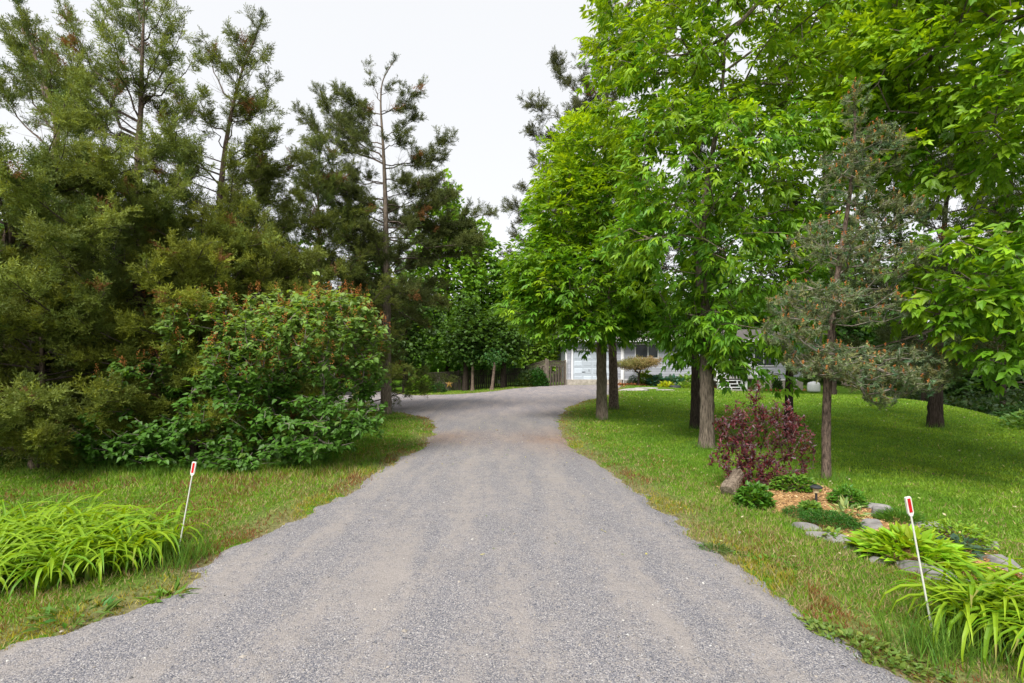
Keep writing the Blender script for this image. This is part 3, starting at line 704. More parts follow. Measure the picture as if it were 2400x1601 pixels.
def daylily(label, region, n, hmean, seed, colA, colB, nparts=290):
    r = np.random.default_rng(seed); rr = random.Random(seed); pts = []
    while len(pts) < n//9:
        x_ = r.uniform(region[:, 0].min(), region[:, 0].max()); y_ = r.uniform(region[:, 1].min(), region[:, 1].max())
        if sdist(np.array([x_]), np.array([y_]), region)[0] > 0: pts.append((x_, y_))
    pts = np.array(pts); c = region.mean(0); t = thing('daylily_clump', label, 'plant', (c[0], c[1], float(gz(*c))))
    bank = []
    for k in range(28):
        V, Fq = strap(hmean*rr.uniform(.8, 1.45), rr.uniform(.020, .032), rr.uniform(1.7, 3.3), rr)
        u = rr.random(); col = np.array(colA)*(1-u)+np.array(colB)*u;  ns = len(Fq)//2; s = np.tile(np.linspace(0, 1, ns), 2)[:, None]
        tipc = np.clip((s-.86)/.12, 0, 1)*(.6 if k % 7 == 0 else 0); bank.append((V, Fq, col*(1-.25*(1-s))*(1-tipc)+np.array([.30, .20, .09])*tipc))
    items = []
    for (x_, y_) in pts:
        fa = r.uniform(0, math.pi); k = 9
        for q in range(k):
            side = 1 if q % 2 else -1; a = fa+(0 if side > 0 else math.pi)+r.normal(0, .45)
            items.append((x_+r.normal(0, .015), y_+r.normal(0, .015), a, r.uniform(.7, 1.12), int(r.integers(28))))
    items.sort(key=lambda i: i[0]**2+i[1]**2)
    base = np.array(wloc(t)); meshes = {}
    Vs, Fs, Cs = [], [], []; nv = 0
    for k, (x_, y_, a, s, b_) in enumerate(items):
        V, Fq, col = bank[b_]; z_ = float(lawn_z(np.array([x_]), np.array([y_]))[0])-.01
        ca, sa = math.cos(a), math.sin(a)
        if k < nparts:
            if b_ not in meshes:
                meshes[b_] = make_mesh('leaf', V, Fq, col, smooth=True); meshes[b_].materials.append(M['leaf'])
            link_shared('leaf', meshes[b_], t, Matrix.Translation((x_-base[0], y_-base[1], z_-base[2])) @ Matrix.Rotation(a, 4, 'Z') @ Matrix.Scale(s, 4))
        else:
            v = V*s; v = np.stack([v[:, 0]*ca-v[:, 1]*sa+x_, v[:, 0]*sa+v[:, 1]*ca+y_, v[:, 2]+z_], 1); Vs.append(v); Fs.append(Fq+nv); Cs.append(col); nv += len(v)
    if Vs: link('foliage', make_mesh('foliage', np.vstack(Vs), np.vstack(Fs), np.vstack(Cs)), M['leaf'], t, 'stuff')
    return t
regL = np.array([(-5.2, 3.9), (-4.0, 3.45), (-3.3, 3.5), (-2.75, 3.95), (-2.8, 4.3), (-3.6, 4.6), (-4.6, 4.6), (-5.6, 4.5)])
daylily('arching yellow green daylily clump behind the left reflector stake', regL, 2300, .54, 5, (.11, .27, .010), (.29, .43, .018))
regR = np.array([(2.5, 2.95), (2.72, 2.7), (2.85, 2.25), (3.6, 2.1), (4.2, 2.5), (3.7, 3.0), (3.0, 3.1)])
daylily('arching yellow green daylily clump behind the right reflector stake', regR, 2400, .54, 6, (.11, .27, .010), (.29, .43, .018))

# ================================================================== low plants
def mound(name, label, cat, c, rad, h, n, leaf, tmpl, wid, col, seed, mat='leaf', nparts=0, stems=True, jit=.35, group=None, elong=(1, 1, 0), amt=.14, lift=.35):
    r = np.random.default_rng(seed); c = Vector(c); t = thing(name, label, cat, c, group)
    d = rdir(n, r); d[:, 2] = np.abs(d[:, 2]); q = r.uniform(.45, 1, n)[:, None]**.7
    loc = d*q*np.array([rad*elong[0], rad*elong[1], h])
    if elong[2]:
        ca, sa = math.cos(elong[2]), math.sin(elong[2]); loc = np.stack([loc[:, 0]*ca-loc[:, 1]*sa, loc[:, 0]*sa+loc[:, 1]*ca, loc[:, 2]], 1); 
    P = loc+np.array(c); out = loc*np.array([1, 1, .1])/max(rad, .01); dd = nrm(out+np.array([0, 0, lift])*r.uniform(0, 1.4, (n, 1))+r.normal(0, jit, (n, 3)))
    up = np.tile([[0, 0, 1.]], (n, 1))+r.normal(0, .35, (n, 3)); Fm = frames(dd, up); s = leaf*r.uniform(.65, 1.25, n); S = np.stack([s*wid, s, s], 1); cols = vary(col, n, amt, r)
    keep = np.ones(n, bool)
    if nparts: keep = leaf_parts(t, tmpl, P, Fm, S, cols, M[mat], nparts)
    if keep.any():
        so = Soup(); so.add(*tmpl, P[keep], Fm[keep], S[keep], cols[keep]); so.build('foliage', M[mat], t)
    if stems:
        k = min(n, 60); ids = r.choice(n, k, replace=False); b0 = np.array(c)+np.stack([r.normal(0, rad*.25, k), r.normal(0, rad*.25, k), np.full(k, -.02)], 1)
        V, Fq = tubes(b0, P[ids], np.full(k, .004), np.full(k, .002), 3); link('stems', make_mesh('stems', V, Fq), M['twig'], t, 'stuff')
    return t
def B(px, py):
    v = hill(px, py)
    for _ in range(3):
        zz = float(lawn_z(np.array([v.x]), np.array([v.y]))[0]); k = (py-HZ)/F; Yn = (EYE-zz)/k; v = Vector(((px-CX)/F*Yn, Yn, zz))
    return v
mound('perennial_clump', 'dark green leafy clump at the foot of the weathered log', 'plant', B(1768, 1185), .19, .24, 900, .05, HEART, .8, (.075, .19, .018), 11, nparts=0)
mound('perennial_clump', 'long leafy green clump behind the mulch under the purple shrub', 'plant', B(1862, 1150), .13, .19, 800, .042, HEART, .75, (.10, .22, .02), 12, elong=(2.1, 1, -.2))
mound('perennial_clump', 'rounded bright green clump right of the garden lamp', 'plant', B(1985, 1182), .17, .19, 800, .045, LEAF, .55, (.085, .215, .02), 13)
mound('perennial_clump', 'yellow green leafy clump at the lawn side of the mulch bed', 'plant', B(2242, 1268), .19, .17, 800, .042, LEAF, .5, (.20, .34, .03), 14, elong=(1.4, 1, -.5))
mound('fern_patch', 'low feathery dark green patch in the middle of the mulch bed', 'plant', B(1948, 1228), .19, .12, 3600, .03, LEAF, .22, (.045, .15, .015), 15, elong=(1.5, .7, -.75), stems=False, jit=.8)
mound('fern_patch', 'small feathery tuft at the edge of the orange mulch', 'plant', B(1862, 1206), .12, .08, 700, .03, LEAF, .22, (.05, .15, .018), 16, stems=False, jit=.8)
mound('grassy_patch', 'rough green seedlings growing between the bed stones', 'plant', B(2112, 1226), .13, .11, 900, .055, LEAF, .14, (.09, .21, .022), 17, elong=(1.6, .8, -.5), stems=False, lift=1.6)
mound('variegated_hosta', 'small hosta with cream striped leaves in the mulch', 'plant', B(1992, 1208), .12, .09, 46, .10, LEAF, .32, (.30, .38, .14), 18, amt=.3, nparts=46, stems=False, lift=.9)
mound('gray_leaved_plant', 'bluish gray leafed plant between hosta and mulch', 'plant', B(2232, 1290), .17, .09, 90, .07, HEART, .8, (.07, .13, .075), 19, nparts=90, elong=(1.6, .8, -.6), stems=False)
mound('sedum', 'dark red creeping sedum at the lower end of the mulch', 'plant', B(2310, 1352), .22, .05, 900, .02, LEAF, .5, (.20, .05, .03), 20, stems=False, elong=(1.4, .8, -.6))
c = B(2132, 1305)
mound('hosta_clump', 'large chartreuse hosta clump crossed by the right stake', 'hosta', c, .235, .17, 480, .115, LEAF, .44, (.26, .42, .02), 21, nparts=290, stems=False, elong=(1.45, 1, -.72), amt=.18, jit=.22, lift=.55)
mound('weed_rosette', 'dandelion like weed at the left gravel edge', 'weed', B(392, 1408), .12, .05, 42, .12, LEAF, .25, (.11, .22, .02), 22, nparts=42, stems=False)
mound('weed_rosette', 'flat weed patch in front of the left daylilies', 'weed', B(175, 1445), .2, .04, 70, .09, LEAF, .3, (.10, .19, .03), 23, nparts=70, stems=False)
mound('weed_rosette', 'leafy weeds at the lower right gravel edge below the daylilies', 'weed', B(2010, 1520), .25, .05, 900, .03, HEART, .8, (.13, .20, .035), 24, elong=(1.8, .6, -.9), stems=False)
mound('weed_rosette', 'gray green weed tuft on the gravel edge below the right lawn', 'weed', B(1678, 1292), .11, .05, 260, .04, LEAF, .25, (.08, .15, .03), 25, stems=False, elong=(1.6, .7, -.6))
mound('weed_rosette', 'tall young weed in front of the lilac at its right end', 'weed', B(772, 1082), .12, .2, 60, .14, LEAF, .2, (.10, .23, .02), 26, stems=False, lift=2)
mound('weed_rosette', 'clover patch on the right verge above the rusty edge', 'weed', B(1830, 1320), .22, .02, 260, .028, HEART, .8, (.10, .22, .018), 27, stems=False, elong=(1.8, .5, -.7))
# tall grass stems round the stakes
def tall_grass(label, c, n, h, sx, sy, seed):
    r = np.random.default_rng(seed); c = Vector(c); t = thing('tall_grass', label, 'grass', c); P = np.array(c)+np.stack([r.normal(0, sx, n), r.normal(0, sy, n), np.zeros(n)], 1); P = P[sdist(P[:, 0], P[:, 1], poly) < -.12]; n = len(P); P[:, 2] = lawn_z(P[:, 0], P[:, 1])
    d = nrm(np.stack([r.normal(0, .33, n), r.normal(0, .33, n), np.ones(n)], 1)); so = Soup(); hh = h*r.uniform(.4, 1.1, n)
    up = rdir(n, r); up[:, 2] = 0; so.add(*BLADE, P, frames(d, up), np.stack([np.full(n, .007), hh, hh], 1), vary((.10, .20, .025), n, .2, r)); so.build('blades', M['grass'], t)
tall_grass('long green grass around the foot of the left stake', B(470, 1318), 520, .30, .20, .14, 31)
tall_grass('long gray green grass around the foot of the right stake', B(2200, 1530), 420, .26, .17, .10, 32)
tall_grass('long unmown grass in front of the dark cedars at left', B(90, 1085), 1500, .26, .9, .18, 33)
tall_grass('long grass along the foot of the lilac', B(560, 1100), 2200, .20, 1.5, .15, 34)

for (px_, by_, lb_) in ((1411, 986, 'untrimmed grass round the foot of the smaller shade tree'), (1438, 962, 'untrimmed grass round the foot of the gnarled cedar'), (1658, 1053, 'untrimmed grass round the foot of the largest shade tree'), (1629, 1009, 'untrimmed grass round the dark trunk behind the largest shade tree'),
                     (1937, 1126, 'untrimmed grass round the foot of the young pine'), (2192, 1005, 'untrimmed grass round the stout trunk on the right slope'), (905, 973, 'untrimmed grass round the fluted trunk by the gravel bend')):
    g_ = hill(px_, by_); tall_grass(lb_, g_, 420, .10+.006*g_.y, .16+.006*g_.y, .14+.006*g_.y, px_)
# bits of leaf lying in the lawn
n = 1500; x = rng.uniform(1.5, 15, n); y = rng.uniform(4, 30, n); ok = (sdist(x, y, poly) < -.1) & (sdist(x, y, bed) < -.1); x, y = x[ok], y[ok]; n = len(x); so = Soup(); k_ = 1+y*.06
so.add(*QUAD, np.stack([x, y, lawn_z(x, y)+.03], 1), frames(rdir(n)*np.array([1, 1, .3]), np.tile([[0, 0, 1.]], (n, 1))+rng.normal(0, .4, (n, 3))), np.stack([.018*k_, .032*k_, .02*k_], 1)*rng.uniform(.5, 1.2, (n, 1)), np.array([(.30, .36, .12), (.42, .38, .24), (.10, .07, .04)])[rng.choice(3, n, p=[.4, .25, .35])])
o = so.build('lawn_litter', M['petal']); tag(o, 'small fallen leaves scattered over the right lawn', 'leaf litter')

# ================================================================== stones, log, lamp
def rock(label, px, py, w, dpt, h, rot, seed, mat='stone', group='stones edging the garden bed'):
    r = np.random.default_rng(seed); c = B(px, py); import bmesh
    bm = bmesh.new(); bmesh.ops.create_icosphere(bm, subdivisions=3, radius=1.0)
    V = np.array([v.co[:] for v in bm.verts]); Fc = np.array([[v.index for v in f.verts] for f in bm.faces]); bm.free()
    for k in range(7):
        nn = rdir(1, r)[0]; nn[2] = abs(nn[2])*(.4 if k else 3); nn = nn/np.linalg.norm(nn); lim = r.uniform(.55, .82); dd = V@nn; V = V-np.clip(dd-lim, 0, None)[:, None]*nn[None]*.9
    V *= 1+.035*np.sin(V[:, :1]*7+seed)+.03*np.sin(V[:, 1:2]*9)*np.cos(V[:, 2:]*8)
    V *= np.array([w/1.5, dpt/1.5, h/1.3]); ca, sa = math.cos(rot), math.sin(rot); V = np.stack([V[:, 0]*ca-V[:, 1]*sa, V[:, 0]*sa+V[:, 1]*ca, V[:, 2]], 1)
    o = link('stone', make_mesh('stone', V, Fc, smooth=False), M[mat]); o.location = (c.x, c.y, float(lawn_z(np.array([c.x]), np.array([c.y]))[0])+h*.1); tag(o, label, 'stone', group); return o
rock('flat gray stone in the grass nearest the fern patch', 1890, 1238, .22, .10, .06, -.5, 1)
rock('largest flat gray slab on the lower side of the bed', 1960, 1268, .36, .13, .08, -.85, 2)
rock('small buried stone right of the largest slab', 2010, 1290, .15, .08, .05, -.5, 3)
rock('tall pale gray stone standing at the upper bed edge', 2062, 1212, .16, .12, .17, -.4, 4)
rock('gray stone beside the upper left of the big hosta', 2046, 1236, .17, .10, .09, -.4, 5)
rock('buried flat stone left of the hosta tip', 2072, 1318, .20, .09, .05, -.5, 6)
rock('rough gray stone under the hosta left of the stake', 2143, 1338, .20, .11, .12, -.5, 7)
rock('broad pale stone between hosta and daylilies', 2210, 1362, .25, .14, .12, -.5, 8)
rock('long gray stone along the far bed edge at the fern end', 2035, 1190, .34, .08, .07, -.5, 9)
rock('gray stone on the far bed edge behind the stake head', 2172, 1240, .20, .10, .08, -.4, 10)
rock('gray curved stone at the far edge right of the clump', 2300, 1278, .22, .09, .09, -.6, 12)
rock('pale gray stone at the right frame edge of the bed', 2365, 1335, .18, .11, .10, -.6, 13)
rock('low gray stone near the red sedum', 2335, 1312, .16, .08, .06, -.6, 14)
rock('long flat pale flagstone before the umbrella shaped evergreen', 1488, 916, 1.35, .55, .16, 0, 15, 'slate', 'flagstones by the house bed')
rock('thinner flagstone behind the pale one by the evergreen', 1512, 911, 1.4, .5, .12, 0, 16, 'slate', 'flagstones by the house bed')
rock('pale stone edging beside the yellow hosta', 1560, 915, 1.1, .4, .10, 0, 17, 'slate', 'flagstones by the house bed')
rock('chip of pale gravel stone on the right drive verge', 1735, 1250, .03, .025, .03, 0, 18, 'slate', 'stray stones on the verge')
# log
lb = B(1712, 1162); t = thing('weathered_log', 'short weathered gray log lying against the purple shrub', 'log', lb)
V, f = trunk_mesh([lb+Vector((-.04, .0, .05)), lb+Vector((.06, .10, .14)), lb+Vector((.19, .22, .21))], [.085, .08, .075], sides=22, furrow=.10, seed=5, flare=1.0, step=.02)
link('log_body', make_mesh('log_body', V, f[:, ::-1], smooth=False), M['log'], t)
V0 = V[:22]; cc = V0.mean(0); link('cut_end', make_mesh('cut_end', np.vstack([V0, cc-np.array([.006, .01, .005])]), np.array([(i, (i+1) % 22, 22) for i in range(22)])), M['log'], t)
# garden lamp
lp = B(1913, 1178); t = thing('garden_lamp', 'small solar garden lamp with flat dark cap in the mulch', 'lamp', lp)
for nm, prof, mt in (('stake', [(.001, -.05), (.012, -.05), (.012, .11), (.001, .111)], 'black_plastic'), ('lens', [(.001, .105), (.028, .106), (.034, .155), (.001, .156)], 'lens'),
                     ('cap', [(.001, .154), (.058, .155), (.060, .166), (.040, .180), (.001, .184)], 'black_plastic')):
    V, f = lathe(prof); link(nm, make_mesh(nm, V, f, smooth=False), M[mt], t, local=True)
# ================================================================== CONIFER GENERATOR (juniper / cedar)
def spray_tmpl(r):
    """a feathery juniper sprig: twig, side twiglets, short scale-leaf slivers; length about 1"""
    V, T = [], []
    def sliver(o, d, ln, w):
        d = nrm(np.array(d)); u = nrm(np.cross(d, [r.gauss(0, 1), r.gauss(0, 1), r.gauss(0, 1)])); k = len(V); V.extend([o-u*w, o+u*w, o+d*ln]); T.append((k, k+1, k+2))
    for j in range(10):
        s_ = j/9; o = np.array([0, .05+s_*.72, .03*math.sin(s_*5)]); sd_ = 1 if j % 2 else -1; a = R(r.uniform(28, 58))*sd_*(0 if j == 9 else 1); el = r.uniform(-.5, .8); L2 = (.42-.16*s_)*r.uniform(.7, 1.25)
        d = np.array([math.sin(a)*math.cos(el), math.cos(a)*math.cos(el), math.sin(el)])
        for k in range(5):
            q_ = (k+.3)/5; o2 = o+d*L2*q_; d2 = d+np.array([r.gauss(0, .45), r.gauss(0, .3), r.gauss(0, .45)]); sliver(o2, d2, .16*r.uniform(.7, 1.2), .030*r.uniform(.8, 1.25))
    return np.array(V, float), np.array(T)
_r = random.Random(4); sprig_coll = bpy.data.collections.new('sprigs')
for _k in range(4):
    _v, _t = spray_tmpl(_r); _me = make_mesh('sprig', _v, _t); _me.materials.append(M['sprig']); sprig_coll.objects.link(bpy.data.objects.new('sprig', _me))
def sprig_tree():
    g = bpy.data.node_groups.new('scatter_sprigs', 'GeometryNodeTree')
    g.interface.new_socket('Geometry', in_out='INPUT', socket_type='NodeSocketGeometry'); g.interface.new_socket('Geometry', in_out='OUTPUT', socket_type='NodeSocketGeometry')
    gi = g.nodes.new('NodeGroupInput'); go = g.nodes.new('NodeGroupOutput'); ip = g.nodes.new('GeometryNodeInstanceOnPoints'); ci = g.nodes.new('GeometryNodeCollectionInfo')
    ci.inputs['Collection'].default_value = sprig_coll; ci.inputs['Separate Children'].default_value = True; ip.inputs['Pick Instance'].default_value = True
    def att(nm, ty): x = g.nodes.new('GeometryNodeInputNamedAttribute'); x.data_type = ty; x.inputs['Name'].default_value = nm; return x.outputs['Attribute']
    L_ = g.links.new; L_(gi.outputs[0], ip.inputs['Points']); L_(ci.outputs[0], ip.inputs['Instance']); L_(att('rot', 'FLOAT_VECTOR'), ip.inputs['Rotation']); L_(att('size', 'FLOAT'), ip.inputs['Scale']); L_(att('pick', 'INT'), ip.inputs['Instance Index'])
    L_(ip.outputs[0], go.inputs[0]); return g
SPRIG_GN = sprig_tree()
def eul(Rm):
    """xyz euler angles of rotation matrices"""
    sy = np.sqrt(Rm[:, 0, 0]**2+Rm[:, 1, 0]**2); return np.stack([np.arctan2(Rm[:, 2, 1], Rm[:, 2, 2]), np.arctan2(-Rm[:, 2, 0], sy), np.arctan2(Rm[:, 1, 0], Rm[:, 0, 0])], 1)
def sprig_cloud(parent, P, Fm, S, col, r):
    base = np.array(wloc(parent)); n = len(P); me = bpy.data.meshes.new('crown'); me.vertices.add(n); me.vertices.foreach_set('co', (P-base).astype(np.float32).ravel())
    a = me.attributes.new('rot', 'FLOAT_VECTOR', 'POINT'); a.data.foreach_set('vector', eul(Fm).astype(np.float32).ravel())
    a = me.attributes.new('size', 'FLOAT', 'POINT'); a.data.foreach_set('value', S.astype(np.float32))
    a = me.attributes.new('pick', 'INT', 'POINT'); a.data.foreach_set('value', r.integers(0, 4, n).astype(np.int32))
    a = me.attributes.new('tint', 'FLOAT_COLOR', 'POINT'); a.data.foreach_set('color', np.hstack([col, np.ones((n, 1))]).astype(np.float32).ravel())
    o = bpy.data.objects.new('crown', me); C.objects.link(o); o.parent = parent; o['kind'] = 'stuff'
    md = o.modifiers.new('sprigs', 'NODES'); md.node_group = SPRIG_GN; return o
def limb(p0, az, el0, Ln, r, up=.25, n=9, wig=.05):
    pts = [np.array(p0, float)]; a = az; e = el0
    for k in range(n):
        a += r.normal(0, wig); e += up/n+r.normal(0, wig*.7); d = np.array([math.sin(a)*math.cos(e), math.cos(a)*math.cos(e), math.sin(e)])
        pts.append(pts[-1]+d*Ln/n)
    return np.array(pts)
def cedar(label, base, axis, Rmax, seed, trunk_r=.14, n_prim=70, vr=(.1, 1), prof=None, el=(5, 55), col=(.075, .10, .028), col2=(.12, .15, .03), dens=1.0, spray=.16, bark='bark_red', dead=1.0,
          name='cedar_tree', sec=.37, group=None, limbs=(), skip_front=False, brown=0, nsl=None):
    """axis: trunk points; limbs: (px0, py0, px1, py1, dY, plume) measured limbs; n_prim: limbs all round"""
    r = np.random.default_rng(seed); base = np.array(base, float); ax = np.array([list(p) for p in axis], float)
    t = thing(name, label, 'tree', tuple(base), group); zb = base[2]; Ht = ax[-1][2]-zb
    sg = np.concatenate([[0], np.cumsum(np.linalg.norm(np.diff(ax, axis=0), axis=1))]); sg /= sg[-1]; us = np.linspace(0, 1, 14)
    tp = np.stack([np.interp(us, sg, ax[:, k]) for k in range(3)], 1); wob = np.cumsum(r.normal(0, .022, (14, 3)), axis=0)*np.array([1, 1, 0]); wob -= wob[0]; tp += wob*np.linspace(0, 1, 14)[:, None]
    tr_ = trunk_r*(1-us)**1.15+.008
    add_trunk(t, [tuple(p-np.array([0, 0, .12]) if i == 0 else p) for i, p in enumerate(tp)], tr_, M[bark], seed=seed, furrow=.09)
    def tat(u): return np.array([np.interp(u, us, tp[:, k]) for k in range(3)])
    A, Bn, ra, rb = [], [], [], []; gA, gB, gr = [], [], []; SP, SD, SC, SS = [], [], [], []
    prof = prof or (lambda v: (1-v)**.7)
    todo = []
    for (x0, y0, x1, y1, dY, pl) in limbs:
        z0 = W(x0, y0, base[1]).z; u = np.interp(z0, tp[:, 2], us); p0 = tat(u); Yt = p0[1]; p1 = np.array(W(x1, y1, Yt+dY)); n = 9
        q = np.linspace(0, 1, n+1)[:, None]; P = p0+(p1-p0)*q; Ln = np.linalg.norm(p1-p0); P[:, 2] -= np.sin(q[:, 0]*math.pi)*.07*Ln; P[1:-1] += r.normal(0, .018*Ln, (n-1, 3)); todo.append((P, Ln, pl, 0))
    for k in range(n_prim):
        v = vr[0]+(vr[1]-vr[0])*(k+r.random())/n_prim
        az = k*2.39996+r.normal(0, .5); Ln = max(.25, Rmax*prof(v)*r.uniform(.62, 1.12)); e = R(el[0]+(el[1]-el[0])*v**1.1+r.normal(0, 9))
        todo.append((limb(tat(v*.985), az, e, Ln, r, up=.35*(1-v), n=9, wig=.07), Ln, 1.0, v))
    for P, Ln, pl, v in todo:
        rad = np.linspace(min(.007+.008*Ln, .034), .003, len(P)); A.append(P[:-1]); Bn.append(P[1:]); ra.append(rad[:-1]); rb.append(rad[1:])
        tone = r.normal(1, .10)
        ns = max(6, int(Ln/.075*dens)); sg_ = np.sort(r.random(ns))
        for s in sg_:
            if s < .08: continue
            i = min(int(s*9), 8); f = s*9-i; pp = P[i]*(1-f)+P[i+1]*f; d = nrm(P[i+1]-P[i])
            hz = np.cross(d, [0, 0, 1.]); hz = hz/max(np.linalg.norm(hz), 1e-6); vt = np.cross(hz, d); ph = r.uniform(0, 2*math.pi); a = R(r.uniform(28, 62))
            l2 = max(.12, pl*sec*(min(Ln, 3.2)**.6)*(1.05-s)**.5*r.uniform(.45, 1.25))
            dd = d*math.cos(a)+(hz*math.cos(ph)+vt*(math.sin(ph)*.8+.12))*math.sin(a); n2 = 3; pts = [pp]; dcur = nrm(dd)
            for w in range(n2): dcur = nrm(dcur+r.normal(0, .14, 3)+np.array([0, 0, .10])); pts.append(pts[-1]+dcur*l2/n2)
            pts = np.array(pts)
            if s < (.20 if v < .7 else .08)+.08*r.random() or (s < .6 and r.random() < .13):
                if r.random() < .6*dead:
                    gA.append(pts[:-1]); gB.append(pts[1:]); gr.append(np.linspace(.005, .002, n2))
                    if r.random() < .6: gA.append(pts[1:2]); gB.append((pts[1]+nrm(dcur+r.normal(0, .6, 3))*l2*.5)[None]); gr.append(np.array([.0028]))
                continue
            A.append(pts[:-1]); Bn.append(pts[1:]); ra.append(np.linspace(.004, .0025, n2)); rb.append(np.linspace(.0035, .002, n2))
            m = max(5, int(l2/.026*dens*(.16/spray))); ss = r.uniform(.1, 1, m); i2 = np.minimum((ss*n2).astype(int), n2-1); f2 = (ss*n2-i2)[:, None]
            SP.append(pts[i2]*(1-f2)+pts[i2+1]*f2+r.normal(0, .028, (m, 3))); dl = nrm(pts[i2+1]-pts[i2]); SD.append(dl+r.normal(0, .6, (m, 3))+np.array([0, 0, .2])); SS.append(spray*r.uniform(.6, 1.25, m))
            mixc = np.clip(r.normal(.15+.65*s, .28), 0, 1); cc = (np.array(col)*(1-mixc)+np.array(col2)*mixc)*tone
            if r.random() < .018+brown: cc = np.array([.20, .10, .04])
            SC.append(cc*r.normal(1, .17, (m, 1)).clip(.5, 1.6))
    m = 40; uu = 1-r.random(m)**2*.12; SP.append(np.array([tat(u) for u in uu])); SD.append(rdir(m, r)*.8+np.array([0, 0, .9])); SS.append(spray*r.uniform(.6, 1, m)); SC.append(np.tile(col, (m, 1)))
    V, Fq = tubes(np.vstack(A), np.vstack(Bn), np.concatenate(ra), np.concatenate(rb), 3)
    link('branches', make_mesh('branches', V, Fq), M['twig'], t, 'stuff')
    if gA: g = np.concatenate(gr); V, Fq = tubes(np.vstack(gA), np.vstack(gB), g, g*.6, 3); link('dead_twigs', make_mesh('dead_twigs', V, Fq), M['twig_gray'], t, 'stuff')
    P = np.vstack(SP); D = np.vstack(SD); S = np.concatenate(SS); Cc = np.vstack(SC); N = len(P); so = Soup(); wch = r.integers(0, 3, N)
    Fm = frames(D, rdir(N, r)*.7+np.array([0, 0, 1.]))
    sprig_cloud(t, P, Fm, S*1.2, Cc.clip(.002, 1), r); NT.append((label[:30], N)); return t
NT = []
CG, CG2 = (.082, .130, .032), (.19, .235, .045)
g = hill(325, 1052); Y0 = g.y
cedar('tallest cedar on the left with wide feathery limbs, top out of frame', g, [g, W(326, 640, Y0), W(327, 300, Y0), W(340, 130, Y0), W(346, -90, Y0)], 3.3, 101, .13, 56, (.06, .50), col=CG, col2=CG2, el=(0, 30), dens=1.0, prof=lambda v: (1-v)**.4,
      limbs=[(326, 300, 135, -5, .5, .75), (326, 285, 232, -30, -.6, .7), (330, 290, 432, 48, .4, .75), (335, 240, 470, 136, -.7, .75), (337, 190, 412, 15, .2, .7), (326, 310, 152, 118, -.8, .8), (340, 140, 270, -10, .5, .6), (341, 100, 405, -15, -.3, .6), (338, 170, 330, 20, .6, .6), (336, 220, 380, 110, -.5, .7), (326, 330, 90, 210, .6, 1.3), (327, 350, 480, 230, .3, 1.2), (336, 210, 240, 60, -.9, 1), (326, 380, 200, 210, -1.4, 1.2), (326, 380, 440, 300, -1.4, 1.2), (343, 60, 300, -60, .3, .8), (344, 40, 385, -60, .2, .8), (326, 320, 60, 60, 1.2, 1.2)])
g = hill(560, 1025); Y0 = g.y
cedar('cedar with a leaning tip behind the lilac, right of the tallest one', g, [g, W(530, 700, Y0), W(505, 450, Y0), W(540, 200, Y0), W(565, 120, Y0), W(606, 30, Y0)], 2.8, 102, .12, 58, (.06, .66), col=(.075, .105, .024), col2=(.145, .18, .03), el=(0, 35), dens=1.0, prof=lambda v: (1-v)**.4,
      limbs=[(530, 240, 476, 80, .3, 1), (545, 190, 622, 117, -.3, 1), (530, 250, 645, 178, .5, 1.1), (525, 280, 648, 245, -.3, 1.2), (515, 310, 420, 225, .4, 1.1), (510, 360, 640, 300, -.6, 1.3), (508, 400, 400, 320, -.8, 1.2), (560, 130, 540, 70, .2, .9), (575, 100, 612, 60, 0, .9), (540, 200, 500, 110, -.3, 1), (550, 160, 590, 90, .3, 1), (535, 260, 590, 170, -.6, 1.2), (520, 330, 580, 230, .4, 1.3), (515, 350, 470, 240, -.3, 1.3), (590, 60, 575, 25, 0, .7), (570, 110, 640, 130, .2, .9), (525, 270, 600, 250, .8, 1.2), (535, 220, 560, 110, -.5, .9), (510, 380, 690, 370, .4, 1.2)])
cedar('broad low cedar at the left frame edge with limbs to the ground', (-7.9, 8.3, -.1), [(-7.9, 8.3, -.1), (-8.2, 8.2, 3.5), W(150, 340, 8.6), W(95, 180, 8.8), W(35, 5, 9)], 3.3, 103, .12, 84, (.04, .55), col=CG, col2=CG2, el=(-2, 30), dens=1.0, prof=lambda v: (1-v)**.4,
      limbs=[(100, 200, 0, 45, .3, .7), (110, 230, 112, 85, -.4, .7), (130, 300, 40, 120, .3, .8), (60, 80, 60, 10, .1, .5), (120, 260, 190, 150, .4, .7), (150, 340, -20, 170, .4, 1.2), (140, 330, 200, 200, -.5, 1.1), (80, 150, 20, 60, .2, .7)])
cedar('low spreading cedar in front of the tallest one, left of the lilac', (-5.4, 8.6, 0), [(-5.4, 8.6, 0), (-5.6, 9, 3.9)], 2.2, 104, .08, 54, (.03, 1), col=(.095, .13, .022), col2=(.20, .23, .028), el=(-4, 35), dens=1.05, prof=lambda v: (1-v)**.35)
for (x_, y_, h_, r_, n_, lb_) in ((-7.2, 7.7, 3.0, 2.0, 46, 'low bright juniper skirt at the left edge above the long grass'), (-8.9, 8.0, 3.8, 2.2, 44, 'low juniper half cut by the left frame edge'), (-4.6, 9.4, 3.6, 1.9, 40, 'dark juniper mass between lilac and tallest cedar')):
    cedar(lb_, (x_, y_, 0), [(x_, y_, -.05), (x_+.1, y_+.2, h_)], r_, int(-x_*100), .06, n_, (.02, 1), col=(.095, .13, .022), col2=(.20, .23, .028), el=(-6, 40), dens=.95, prof=lambda v: (1-v)**.35)
g = hill(752, 990); Y0 = g.y
cedar('slender cedar between the lilac and the lone trunk', g, [g, W(750, 600, Y0), W(752, 330, Y0)], 2.6, 105, .08, 60, (.08, 1), col=CG, col2=(.14, .17, .03), el=(0, 50), dens=.95, prof=lambda v: (1-v)**.45)
g = hill(905, 973); Y0 = g.y
